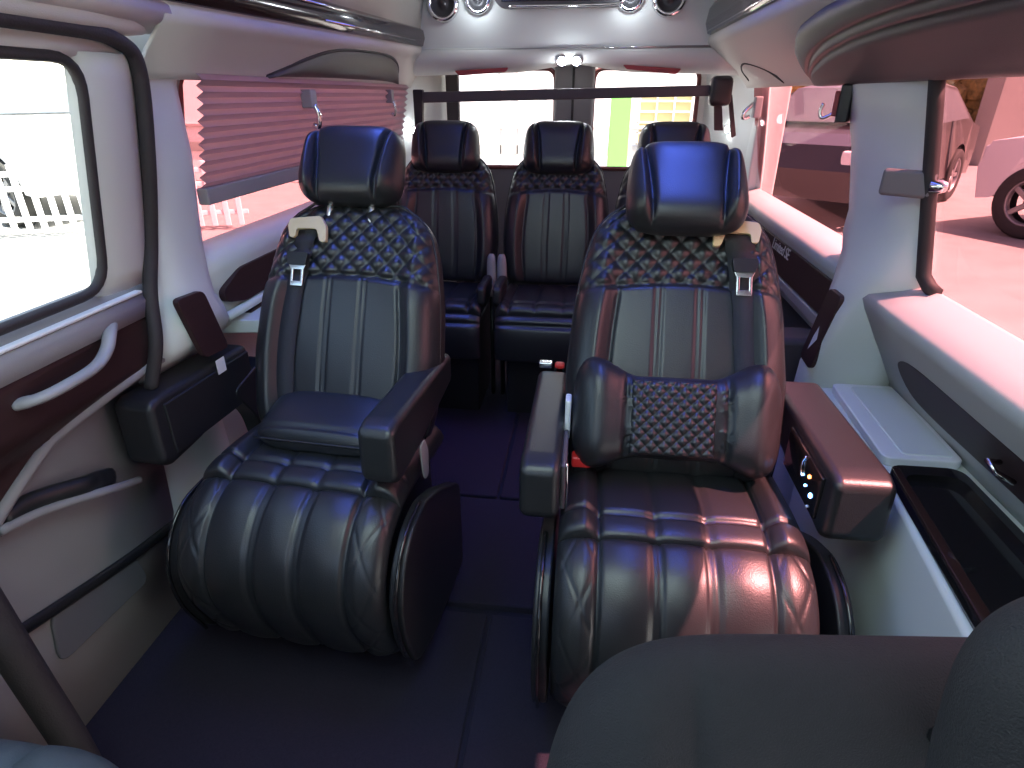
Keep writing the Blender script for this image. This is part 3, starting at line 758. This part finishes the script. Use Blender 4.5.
# pleated shade
np_ = 10; z0, z1 = 1.025, 1.262; sec = []
for i in range(np_ * 2 + 1):
    z = z1 - (z1 - z0) * i / (np_ * 2); dx = .012 if i % 2 else -.004
    sec.append([(-XW(z) + .012 + dx, y, z) for y in np.linspace(1.345, 2.94, 24)])
sh = thing('pleated_shade', 'half lowered rose pleated shade with dark grey bottom rail', 'shade', (0, 0, 0))
o = loft('pleats', sec, M['shade'], sh, 0)
o.data.polygons.foreach_set('use_smooth', [False] * len(o.data.polygons))
box('bottom_rail', (-XW(1.01) + .002, 1.342, .988), (-XW(1.01) + .030, 2.94, 1.026), M['grey_plastic'], sh, .004)

# ------------------------------------------------------------------ headliner, overhead trim, roof
def zlip(y): return 1.318 + .022 * y
def prof_hl(y):
    d = zlip(y)
    return [(-.765, y, 1.252), (-.758, y, 1.268), (-.735, y, 1.30), (-.712, y, d - .020), (-.70, y, d - .006), (-.692, y, d), (-.686, y, d + .010), (-.690, y, d + .030), (-.700, y, d + .034)]
ys_ = [1.18, 1.4, 1.7, 2.0, 2.4, 2.8, 3.05]
ce = loft('ceiling', [prof_hl(y) for y in ys_], M['headliner'], None, .008, 1, -1)
struct(ce, 'pale headliner of the raised van roof', 'ceiling')
def prof_hl2(y):
    d = zlip(1.18); return [(-.735, y, 1.322), (-.735, y, 1.325), (-.73, y, 1.332), (-.712, y, d - .004), (-.70, y, d + .0), (-.692, y, d + .004), (-.686, y, d + .012), (-.690, y, d + .030), (-.700, y, d + .034)]
loft('door_header_liner', [prof_hl2(y) for y in (-1.25, 0, .6, 1.0, 1.20)], M['headliner'], ce, .008, 1, -1)
tube('header_roll', [(-.715, -.5, 1.338), (-.715, .6, 1.338), (-.715, 1.0, 1.336), (-.718, 1.12, 1.332), (-.722, 1.165, 1.326)], [.022, .022, .022, .019, .008], M['headliner'], ce, 12)
# roof skin above
loft('roof_skin', [[(-.70, y, 1.39), (-.66, y, 1.60), (-.45, y, 1.72), (0, y, 1.75), (.40, y, 1.72), (.56, y, 1.62), (.585, y, 1.45)] for y in (-1.25, 0, 1.5, 3.05)], M['headliner'], ce, .01, 1, 1)
# dark wood trim strips with chrome line
def trim_left(y): d = zlip(y) + .034; return [(-.700, y, d), (-.680, y, d + .004), (-.672, y, d + .030), (-.676, y, d + .055), (-.69, y, d + .062)]
tl = loft('trim_3', [trim_left(y) for y in (-.6, .6, 1.3, 2.0, 3.0)], M['gloss_wood'], None, .008, 1, -1); struct(tl, 'dark glossy wood strip along the left roof edge', 'trim')
tube('chrome_line', [(-.670, 1.9, zlip(1.9) + .050), (-.670, 2.85, zlip(2.85) + .050)], .004, M['chrome'], tl, 6)
tube('chrome_line', [(-.668, 1.5, zlip(1.5) + .085), (-.668, 2.5, zlip(2.5) + .09)], .004, M['chrome'], tl, 6)
# right: slope from window top up to the lip
def prof_hr(y):
    return [(.768, y, 1.250), (.762, y, 1.262), (.74, y, 1.288), (.70, y, 1.318), (.65, y, 1.352), (.61, y, 1.385), (.592, y, 1.402), (.578, y, 1.412), (.570, y, 1.424), (.574, y, 1.440), (.585, y, 1.452)]
loft('right_headliner', [prof_hr(y) for y in (-1.25, .5, 1.2, 1.6, 2.0, 2.5, 3.05)], M['headliner'], ce, .008, 1, 1)
def trim_right(y): return [(.582, y, 1.452), (.562, y, 1.458), (.552, y, 1.49), (.56, y, 1.54), (.575, y, 1.56)]
t_r = loft('trim_4', [trim_right(y) for y in (-.6, .6, 1.5, 2.2, 3.0)], M['gloss_wood'], None, .008, 1, 1); struct(t_r, 'dark glossy wood strip along the right roof edge', 'trim')
tube('chrome_line', [(.556, 1.6, 1.463), (.556, 3.0, 1.463)], .004, M['chrome'], t_r, 6)
# stitched leather pad over the front right window
def hr_pt(y, q, d=0.):   # q: 0 window top .. 1 lip
    P = prof_hr(0)[1:8]; n = len(P) - 1; f = min(max(q, 0), 1) * n; i = min(int(f), n - 1); f -= i
    a = Vector(P[i]); b = Vector(P[i + 1]); p = a.lerp(b, f); return Vector((p.x - d * .62, y, p.z - d * .78))
U, V = np.meshgrid(np.linspace(0, 1, 70), np.linspace(0, 1, 40), indexing='ij')
co = np.zeros((70, 40, 3)); cb = np.zeros((70, 40, 3))
for i in range(70):
    for j in range(40):
        u, v = U[i, j], V[i, j]; y = 2.10 - 1.75 * u
        qt = .95 * min(1., math.sqrt(max(0, 1 - (1 - min(u / .55, 1.)) ** 2))) + .001
        q = v * qt; e = math.sqrt(max(0, 1 - abs(2 * v - 1) ** 6)) * math.sqrt(max(0., 1 - abs(2 * u - 1) ** 14))
        seam = math.exp(-((v - .66) / .02) ** 2) + math.exp(-((v - .56) / .02) ** 2)
        co[i, j] = hr_pt(y, q, .012 + e * (.028 - .010 * seam)); cb[i, j] = hr_pt(y, q, .012)
lp_ = surf('overhead_pad', co, M['pad'], None, cb); tag(lp_, 'brown stitched leather pad above the front right window', 'pad')
for vv in (.625, .60):
    pass
# overhead reading-light recess on the left, above the shade
def hl_pt(y, q, d=0.):
    P = prof_hl(y)[1:6]; n = len(P) - 1; f = min(max(q, 0), 1) * n; i = min(int(f), n - 1); f -= i
    p = Vector(P[i]).lerp(Vector(P[i + 1]), f); return Vector((p.x + d * .85, y, p.z - d * .5))
pts = [hl_pt(1.66, .0, .006), hl_pt(1.85, .35, .006), hl_pt(2.05, .62, .006), hl_pt(2.3, .72, .006), hl_pt(2.55, .62, .006), hl_pt(2.72, .40, .006), hl_pt(2.80, .05, .006)]
rcs = thing('light_recess', 'half oval warm lit recess in the headliner above shade', 'recess', (0, 0, 0))
rows = []
top_ = catmull(pts, 6); bot_ = [hl_pt(float(np.interp(i, [0, len(top_) - 1], [1.66, 2.80])), .0, .004) for i in range(len(top_))]
for a, b in zip(top_, bot_):
    b = Vector((b.x, a.y, b.z)); rows.append([a.lerp(b, k / 8) + Vector((.012 * math.sin(math.pi * k / 8), 0, -.006 * math.sin(math.pi * k / 8))) for k in range(9)])
loft('recess_panel', rows, M['pad'], rcs, .003, 1, 0)
tube('rim', top_, .006, M['seal'], rcs, 8)
pts = [hr_pt(2.45, .02, .006), hr_pt(2.55, .28, .006), hr_pt(2.72, .42, .006), hr_pt(2.88, .34, .006), hr_pt(2.94, .12, .006)]
tube('trim_5', catmull(pts, 6), .005, M['seal'], None, 8); struct(bpy.data.objects['trim_5'], 'curved dark edge of the right rear headliner', 'trim')

# ------------------------------------------------------------------ rear end
Yr = 3.40
wrr = thing('wall_rear', 'twin rear doors with a grey centre post', 'wall', (0, 0, 0)); wrr['kind'] = 'structure'
box('lower_doors', (-.90, Yr, 0), (.90, Yr + .06, .875), M['dark_grey'], wrr, .005)
box('centre_post', (-.105, Yr - .035, .86), (.095, Yr + .04, 1.42), M['dark_grey'], wrr, .02)
box('post_groove', (-.016, Yr - .040, .86), (-.004, Yr - .034, 1.36), M['rubber'], wrr, .002)
box('left_door_edge', (-.74, Yr, .86), (-.612, Yr + .05, 1.42), M['trim_warm'], wrr, .01)
box('right_door_edge', (.600, Yr, .86), (.74, Yr + .05, 1.42), M['trim_warm'], wrr, .01)
box('header', (-.90, Yr, 1.33), (.90, Yr + .06, 1.60), M['trim_warm'], wrr, .01)
for i, (x0, x1, lab) in enumerate(((-.62, -.10, 'bright rear door window left of the centre post'), (.09, .605, 'bright rear door window right of the centre post'))):
    pts = [(x0, Yr + .02, .87), (x1, Yr + .02, .87), (x1, Yr + .02, 1.34), (x0, Yr + .02, 1.34)]
    g = prism('window_%d' % (5 + i), rounded(pts, .05, 5), (0, .004, 0), M['glass_rear'], None); struct(g, lab, 'window')
    bm = bmesh.new(); bm_tube(bm, [Vector((p.x, p.y - .024, p.z)) for p in rounded(pts, .06, 6)], .011, 8, True); from_bm('window_seal', bm, M['red_seal'], g)
# corner pillars at the back
def dp(z, s):
    k = np.interp(z, [0, .85, 1.1, 1.4], [0, 0, .02, .05])
    return [(s * (.86 - k), 2.90, z), (s * (.845 - k), 2.95, z), (s * (.82 - k), 3.05, z), (s * (.77 - k), 3.20, z), (s * (.71 - k * .6), 3.32, z), (s * (.665 - k * .4), 3.40, z), (s * .66, 3.46, z)]
for s, nm, lab in ((-1, 'left', 'pale corner pillar at the left of rear doors'), (1, 'right', 'pale corner pillar at the right of rear doors')):
    o = loft('pillar_rear_' + nm, [dp(z, s) for z in (0, .4, .8, .95, 1.1, 1.25, 1.42)], M['trim'], None, .01, 1, -s); struct(o, lab, 'pillar')
tube('trim_seam', [(.802, 3.02, 1.24), (.805, 3.03, 1.1), (.812, 3.04, .86)], .003, M['white_plastic'], bpy.data.objects['pillar_rear_right'], 6)
# raised-roof bulkhead and valance
bh = thing('bulkhead', 'pale rear bulkhead of raised roof carrying monitor and speakers', 'bulkhead', (0, 0, 0)); bh['kind'] = 'structure'
box('bulkhead_face', (-.715, 3.0, 1.40), (.60, 3.04, 1.80), M['trim'], bh, .006)
tube('edge_moulding', [(-.715, 2.992, 1.395), (-.30, 2.992, 1.399), (0, 2.992, 1.402), (.58, 2.992, 1.405)], .006, M['grey_plastic'], bh, 8)
tube('chrome_line', [(.13, 2.985, 1.404), (.40, 2.985, 1.406)], .003, M['chrome'], bh, 6)
sec = []
for x in np.linspace(-.80, .74, 40):
    arch = .012 * (1 - min(1, abs(x) / .7) ** 2) + .030 * math.exp(-(x / .16) ** 2)
    zb2 = 1.306 + arch
    sec.append([(x, 3.00, 1.40), (x, 2.978, 1.385), (x, 2.972, 1.35), (x, 2.985, zb2 + .015), (x, 3.02, zb2), (x, 3.12, zb2 + .010), (x, 3.38, zb2 + .04)])
loft('valance', sec, M['trim_warm'], bh, .008, 1, 1)
for x0, x1, n in ((-.530, -.285, 0), (.212, .462, 1)):
    pts = [(x0, 2.968, 1.318), (x1, 2.968, 1.330), (x1 - .015, 2.968, 1.312), (x0 + .02, 2.968, 1.298)] if n == 0 else [(x0, 2.968, 1.338), (x1, 2.968, 1.322), (x1 - .02, 2.968, 1.300), (x0 + .02, 2.968, 1.320)]
    o = prism('reflector', rounded(pts, .006, 2), (0, .02, 0), M['red_trim'], None, .003, 2)
    tag(o, ['dark red strip above the left rear door window', 'dark red strip above the right rear door window'][n], 'reflector', 'red strips above the rear windows')
# monitor
mo = thing('roof_monitor', 'dark roof monitor with chrome lower edge between the speakers', 'monitor', (-.065, 2.99, 1.62))
prism('housing', rounded([(-.255, 0, -.068), (.255, 0, -.068), (.285, 0, -.02), (.285, 0, .12), (-.285, 0, .12), (-.285, 0, -.03)], .03, 4), (0, -.03, 0), M['dark_grey'], mo, .008, 3)
box('screen', (-.25, -.034, -.045), (.25, -.029, .11), M['screen'], mo, .002)
tube('chrome_edge', catmull([(-.215, -.035, -.062), (0, -.035, -.062), (.225, -.035, -.060), (.262, -.035, -.045)], 6), .006, M['chrome'], mo, 8)
# speakers and spot lamps
rotf = Matrix.Rotation(math.pi / 2, 4, 'X')
def ring_unit(name, lab, cat, x, z, r, grp, lamp):
    t = thing(name, lab, cat, (x, 2.998, z), 0, grp)
    lathe('bezel', [(r * .70, .006), (r * .72, .018), (r * .86, .024), (r, .014), (r * 1.02, .0), (r * .7, 0)], M['chrome' if not lamp else 'dark_grey'], t, rotf, 32)
    lathe('cone', [(0, .016), (r * .18, .016), (r * .24, .006), (r * .45, .004), (r * .70, .012)], M['speaker'], t, rotf, 32)
    if lamp: lathe('lens', [(0, .020), (r * .3, .018), (r * .36, .012)], M['led_dim'], t, rotf, 20)
    return t
ring_unit('speaker', 'round chrome ringed speaker, leftmost on the rear bulkhead', 'speaker', -.575, 1.575, .070, 'bulkhead speakers', False)
ring_unit('speaker', 'round chrome ringed speaker, rightmost on the rear bulkhead', 'speaker', .385, 1.582, .070, 'bulkhead speakers', False)
ring_unit('spot_lamp', 'round spot lamp left of the monitor on rear bulkhead', 'lamp', -.42, 1.588, .056, 'bulkhead spot lamps', False)
ring_unit('spot_lamp', 'round spot lamp right of the monitor on rear bulkhead', 'lamp', .225, 1.588, .056, 'bulkhead spot lamps', False)
# small bright lamps
def led(lab, loc, rot, r=.014, grp='small white cabin lamps'):
    t = thing('cabin_lamp', lab, 'lamp', loc, 0, grp); t.rotation_euler = rot
    lathe('bezel', [(r, .002), (r * 1.2, .006), (r * 1.5, .004), (r * 1.55, -.004), (r, -.004)], M['chrome'], t, None, 24)
    lathe('lens', [(0, .006), (r * .6, .005), (r, .001)], M['led_w'], t, None, 20)
    return t
led('lit white lamp on the corner pillar behind left headrest', (-.752, 3.04, 1.066), (R(90), 0, R(-55)).__class__((R(90), 0, R(55))))
led('lit white lamp on the corner pillar behind right headrest', (.728, 3.17, 1.074), (R(90), 0, R(-55)))
led('lit white lamp above rear doors, left of a close pair', (-.052, 2.968, 1.352), (R(100), 0, 0), .016)
led('lit white lamp above rear doors, right of a close pair', (.012, 2.968, 1.352), (R(100), 0, 0), .016)
# hanging bar across the back
br = thing('hanging_bar', 'dark flat bar spanning the van in front of rear windows', 'bar', (0, 2.9, 1.222))
prism('rail', [(-.665, 0, -.034), (.60, 0, -.006), (.60, 0, .036), (-.665, 0, .010)], (0, -.02, 0), M['pad'], br, .004, 2)
prism('left_bracket', rounded([(-.70, 0, .02), (-.655, 0, .02), (-.665, 0, -.13), (-.70, 0, -.14)], .006, 2), (0, -.03, 0), M['seal'], br, .004, 2)
bm = bmesh.new(); bm_box(bm, (.575, -.055, -.045), (.665, .01, .070), .022, 3); from_bm('clamp', bm, M['plastic'], br, wn=True)
prism('strap', rounded([(.60, 0, -.02), (.632, 0, -.02), (.655, 0, -.14), (.618, 0, -.14)], .004, 2), (0, -.012, 0), M['seal'], br, .003, 2)
prism('strap', rounded([(.655, 0, .0), (.672, 0, .0), (.712, 0, -.16), (.694, 0, -.17)], .004, 2), (0, -.012, 0), M['seal'], br, .003, 2)
box('left_post', (-.648, 3.30, .85), (-.585, 3.345, 1.315), M['seal'], wrr, .006)

# ------------------------------------------------------------------ front seats near the camera
ds = thing('driver_seat', 'charcoal fabric driver seat back seen from in front at lower right', 'seat', (.385, .30, 0), R(6))
def dfn(lean, base):
    A = np.array([0, math.sin(lean), math.cos(lean)]); N = np.array([0, -math.cos(lean), math.sin(lean)]); base = np.array(base)
    return lambda X, Y, h: base + X[..., None] * np.array([1., 0, 0]) + Y[..., None] * A + h[..., None] * N
pad('backrest', dfn(R(22), (0, .0, .48)), M['fabric'], ds, (70, 70), 6, 6, .06, .06,
    lambda X, Y, x, y: .02 * smooth(.17, .22, np.abs(X)) - .008 * groove(np.abs(X) - .165, .006), lambda x, y: (x * (.300 - .035 * np.clip(y, 0, 1) ** 3), y * .325))
pad('headrest', dfn(R(8), (.112, -.03, .862)), M['fabric'], ds, (50, 50), 3.6, 4, .055, .055, None, lambda x, y: (x * .165, y * .110))
for sx in (-.05, .05): tube('headrest_post', [(.075 + sx, .06, .74), (.075 + sx, .02, .80), (.075 + sx, -.02, .87)], .007, M['plastic'], ds, 8)
box('pedestal', (-.2, -.30, 0), (.2, .02, .16), M['plastic'], ds, .01)
ps = thing('passenger_seat', 'blue lit corner of front passenger seat at lower left', 'seat', (-.66, .19, 0), 0)
pad('seat_cushion', lambda X, Y, h: np.stack([X, Y, .50 + h], -1), M['blue_lit_vinyl'], ps, (60, 50), 7, 8, .055, .08,
    lambda X, Y, x, y: .012 * smooth(.15, .2, np.abs(X)) - .01 * groove(np.abs(X) - .15, .006), lambda x, y: (x * .29, y * .20))
box('pedestal', (-.2, -.18, 0), (.2, .14, .43), M['plastic'], ps, .01)

# front of the cab: dash and windscreen header, behind the camera
wf = thing('wall_front', 'front of the cab with dash', 'wall', (0, 0, 0)); wf['kind'] = 'structure'
box('dash', (-.95, -1.30, 0), (.95, -1.05, .92), M['dark_grey'], wf, .03)
box('windscreen_header', (-.80, -1.28, 1.50), (.80, -1.20, 1.78), M['headliner'], wf, .01)

# ------------------------------------------------------------------ outside
GZ = -.30
bm = bmesh.new(); bm_box(bm, (-40, -30, GZ - .1), (40, 45, GZ), 0)
struct(from_bm('ground_outside', bm, M['pave'], None, False), 'pale paving around the van', 'ground')
def car(label, loc, rz, paint, s=1.):
    t = thing('parked_car', label, 'car', loc, rz)
    side = [(-1.95, .32), (-2.02, .62), (-1.95, .86), (-1.55, .95), (-.95, 1.0), (-.35, 1.40), (.3, 1.48), (1.1, 1.42), (1.75, 1.02), (2.1, .95), (2.18, .6), (2.1, .32)]
    def arch(cx): return [(cx + .40 * math.cos(a), .34 + .40 * math.sin(a)) for a in np.linspace(0, math.pi, 12)]
    prof = side + arch(1.42) + arch(-1.42)
    W_ = .86
    bm = bmesh.new()
    secs = []
    for x in (-W_, -W_ + .05, W_ - .05, W_):
        k = .0 if abs(x) < W_ - .01 else 1.
        secs.append([bm.verts.new((0 + (x * (1 - .20 * max(0, z - .95) / .5)), y * (1 - .012 * k), z - .02 * k * (z > .9))) for y, z in prof])
    for a, b in zip(secs, secs[1:]):
        for i in range(len(a)): bm.faces.new((a[i], b[i], b[(i + 1) % len(a)], a[(i + 1) % len(a)]))
    bm.faces.new(secs[0]); bm.faces.new(secs[-1][::-1])
    bmesh.ops.triangulate(bm, faces=[f for f in bm.faces if len(f.verts) > 4])
    from_bm('body', bm, paint, t, False)
    def wx(z): return W_ * (1 - .20 * max(0, z - .95) / .5) + .004
    for sx in (-1, 1):
        for q in ([(-.86, 1.02), (-.33, 1.35), (.22, 1.42), (.22, 1.02)], [(.30, 1.02), (.30, 1.42), (1.05, 1.37), (1.50, 1.05)]):
            prism('side_window', [(sx * (wx(z) - .008), y, z) for y, z in q], (sx * .012, 0, 0), M['carglass'], t)
        for cy in (-1.42, 1.42):
            mt = Matrix.Translation((sx * .80, cy, .34)) @ Matrix.Rotation(sx * math.pi / 2, 4, 'Y')
            w = lathe('wheel', [(.20, .06), (.235, .085), (.31, .085), (.335, .06), (.335, -.10), (.20, -.10)], M['tyre'], t, mt, 40)
            lathe('rim', [(.0, .05), (.05, .055), (.07, .045), (.07, .02)], M['rim'], w, mt, 20)
            bm = bmesh.new()
            for k in range(5):
                bm_box(bm, (-.026, .04, .03), (.026, .215, .06), .008, 2, mt @ Matrix.Rotation(2 * math.pi * k / 5, 4, 'Z'))
            bm_lathe(bm, [(.195, .02), (.20, .07), (.225, .075), (.225, .02)], mt, 40)
            from_bm('spokes', bm, M['rim'], w, wn=True)
    prism('windscreen', [(-.74, -.93, 1.03), (.74, -.93, 1.03), (.66, -.38, 1.39), (-.66, -.38, 1.39)], (0, -.012, .012), M['carglass'], t)
    prism('rear_window', [(-.66, 1.16, 1.40), (.66, 1.16, 1.40), (.72, 1.66, 1.10), (-.72, 1.66, 1.10)], (0, .012, .012), M['carglass'], t)
    for sx in (-1, 1):
        box('head_lamp', (sx * .72 - .12, -2.0, .66), (sx * .72 + .12, -1.9, .82), M['white_plastic'], t, .03)
    return t
c = car('white car whose front wheel shows in the front right window', (6.85, 6.8, GZ), R(-150), M['carwhite']); c.scale = (1.2, 1.2, 1.2)
c = car('dark car parked beyond the rear right window', (3.9, 10.0, GZ), R(-40), M['cardark']); c.scale = (1.15, 1.15, 1.15)
c = car('white car seen through the sliding door window', (-8.6, 8.4, GZ), R(75), M['carwhite']); c.scale = (1.25, 1.25, 1.25)
# low wall, hedge, pale columns on the right
def bld(name, lab, cat, lo, hi, m, parts=()):
    t = thing(name, lab, cat, ((lo[0] + hi[0]) / 2, (lo[1] + hi[1]) / 2, GZ))
    cx, cy = t.location.x, t.location.y
    box('wall', (lo[0] - cx, lo[1] - cy, 0), (hi[0] - cx, hi[1] - cy, hi[2] - GZ), m, t, .02, 2)
    for nm, a, b, mm in parts: box(nm, (a[0] - cx, a[1] - cy, a[2] - GZ), (b[0] - cx, b[1] - cy, b[2] - GZ), mm, t, .01, 2)
    return t

bld('column_building', 'pale building with broad columns beyond the white car', 'building', (10.2, 17.0, 0), (22, 19, 4.5), M['stucco'],
    [('column', (9.2, 16.3, GZ), (10.5, 17.0, 4.5), M['stucco']), ('column', (10.9, 16.1, GZ), (11.6, 16.8, 4.5), M['stucco2'])])
hd = thing('hedge', 'dry yellow green hedge behind a white kerb', 'hedge', (8.2, 18.2, GZ))
bm = bmesh.new()
for k in range(160):
    p = Vector((random.uniform(-3.4, 1.6), random.uniform(-.4, .4), random.uniform(.5, 2.2))); r = random.uniform(.15, .35)
    b2 = bmesh.new(); bmesh.ops.create_icosphere(b2, subdivisions=2, radius=r)
    for v in b2.verts: v.co = v.co * random.uniform(.75, 1.2) + p
    merge(bm, b2)
from_bm('foliage', bm, M['hedge'], hd, False)
box('kerb_wall', (-3.6, -.75, 0), (1.7, -.55, .42), M['kerb'], hd, .02)
box('kerb_wall', (-3.6, -.62, .62), (1.7, -.50, .78), M['kerb'], hd, .02)
bld('side_building', 'pale rose building beyond the dark car', 'building', (4.2, 19.5, 0), (7.6, 21, 1.2), M['stucco2'],
    [('roof_band', (4.1, 19.4, 1.2), (7.7, 21.1, 1.5), M['stucco']), ('window', (5.0, 19.45, .2), (5.6, 19.5, .9), M['carglass'])])
# building behind the van
M['facade'] = mat('bright_facade', (.88, .85, .82), .9)
fac = thing('rear_building', 'bright building facade behind the rear doors', 'building', (0, 11.5, GZ))
box('wall', (-9, 0, 0), (2.0, .4, 5), M['facade'], fac, .02)
box('base_band', (-9, -.03, .55), (2.0, .0, .72), M['stucco'], fac, .01)
box('ledge', (-9, -.06, .98), (2.0, .0, 1.04), M['winbar'], fac, .01)
for x in (-2.9, -1.55, -1.25, -.75): box('joint', (x, -.03, .3), (x + .03, .0, 3.2), M['winbar'], fac, .005)
gw = thing_part('grid_window', fac)
box('pane', (.85, -.02, .75), (1.75, -.005, 1.6), M['yellow'], gw, .005)
for k in range(6): box('bar', (.85, -.05, .75 + k * .165), (1.75, -.02, .78 + k * .165), M['stucco2'], gw, .004)
for k in range(4): box('bar', (.85 + k * .29, -.05, .75), (.88 + k * .29, -.02, 1.6), M['stucco2'], gw, .004)
gp = thing('sign_post', 'bright green post behind the right rear window', 'post', (.44, 8.6, GZ))
prism('post', rounded([(-.13, 0, 0), (.13, 0, 0), (.13, 0, 1.56), (-.13, 0, 1.56)], .03, 3), (0, .12, 0), M['green'], gp, .02)
box('foot', (-.2, -.05, 0), (.2, .2, .05), M['kerb'], gp, .01)
# low picket fence on the left
fn = thing('picket_fence', 'white picket fence seen through the sliding door window', 'fence', (-6.6, 6.3, GZ), R(20))
for k in range(34): box('picket', (-2.6 + k * .155, -.012, .05), (-2.53 + k * .155, .012, .82), M['fence'], fn, .01, 2)
for z in (.18, .52, .68): box('rail', (-2.65, .012, z), (2.65, .04, z + .06), M['fence'], fn, .01, 2)
bld('left_building', 'pale building beyond the white car on the left', 'building', (-22, 14, 0), (-14, 22, 5), M['stucco2'], [('door', (-16, 13.98, GZ), (-15, 14, 1.8), M['winbar'])])

# ------------------------------------------------------------------ light
w = bpy.data.worlds.new('World'); SC.world = w; w.use_nodes = True
nt = w.node_tree; bg = nt.nodes['Background']
sky = nt.nodes.new('ShaderNodeTexSky'); sky.sky_type = 'NISHITA'; sky.sun_disc = False; sky.sun_elevation = R(54); sky.sun_rotation = R(90); sky.air_density = 1.2; sky.dust_density = 3.0
nt.links.new(sky.outputs[0], bg.inputs['Color']); bg.inputs['Strength'].default_value = .4
sl = bpy.data.lights.new('sun', 'SUN'); sl.energy = 16.0; sl.angle = R(.6); sl.color = (1., .95, .88)
so = bpy.data.objects.new('sun', sl); COL.objects.link(so)
d = Vector((-.57, .17, -1)); so.rotation_euler = d.to_track_quat('-Z', 'Y').to_euler(); so.location = (8, 0, 10)
# roof lamps: two long blue panels over the chairs, one white panel over the front of the cabin
for i, (x, lab) in enumerate(((-.44, 'long blue light panel in the roof, left side'), (.31, 'long blue light panel in the roof, right side'))):
    t = thing('roof_light_panel', lab, 'lamp', (x, 1.45, 1.69), 0, 'blue roof light panels')
    box('channel', (-.07, -.75, -.0), (.07, .85, .015), M['chrome'], t, .003)
    box('diffuser', (-.06, -.74, -.008), (.06, .84, .0), M['led_b'], t, .003)
for x in (-.44, .31):
    l = bpy.data.lights.new('blue_panel', 'AREA'); l.shape = 'RECTANGLE'; l.size = .12; l.size_y = 1.5; l.energy = .9; l.spread = R(55); l.color = (.10, .18, 1.)
    o = bpy.data.objects.new('blue_panel_light', l); COL.objects.link(o); o.location = (x, 1.50, 1.672)
t = thing('roof_light_panel', 'white light panel in the roof over the front of the cabin', 'lamp', (-.05, .05, 1.70), 0)
box('channel', (-.42, -.36, .0), (.42, .46, .02), M['chrome'], t, .004)
box('diffuser', (-.40, -.34, -.008), (.40, .44, .0), M['led_panel'], t, .003)
for loc, e in (((-.69, 2.98, 1.068), .12), ((.67, 3.05, 1.072), .15), ((-.02, 2.92, 1.335), .5), ((-.42, 2.92, 1.57), .35), ((.225, 2.92, 1.57), .35)):
    l = bpy.data.lights.new('lamp', 'POINT'); l.energy = e; l.color = (.85, .92, 1.); l.shadow_soft_size = .02
    o = bpy.data.objects.new('lamp_light', l); COL.objects.link(o); o.location = loc

# ------------------------------------------------------------------ camera
cam = bpy.data.cameras.new('camera'); co_ = bpy.data.objects.new('camera', cam); COL.objects.link(co_)
cam.sensor_width = 36; cam.lens = 600 / 1024 * 36; cam.clip_start = .02
co_.location = (.10, 0, 1.22); co_.rotation_euler = (R(90 - 25.7187), 0, R(7.1041))
SC.camera = co_
vs = SC.view_settings; vs.view_transform = 'Standard'; vs.look = 'None'; vs.gamma = 1; vs.use_curve_mapping = False; vs.exposure = 0.9
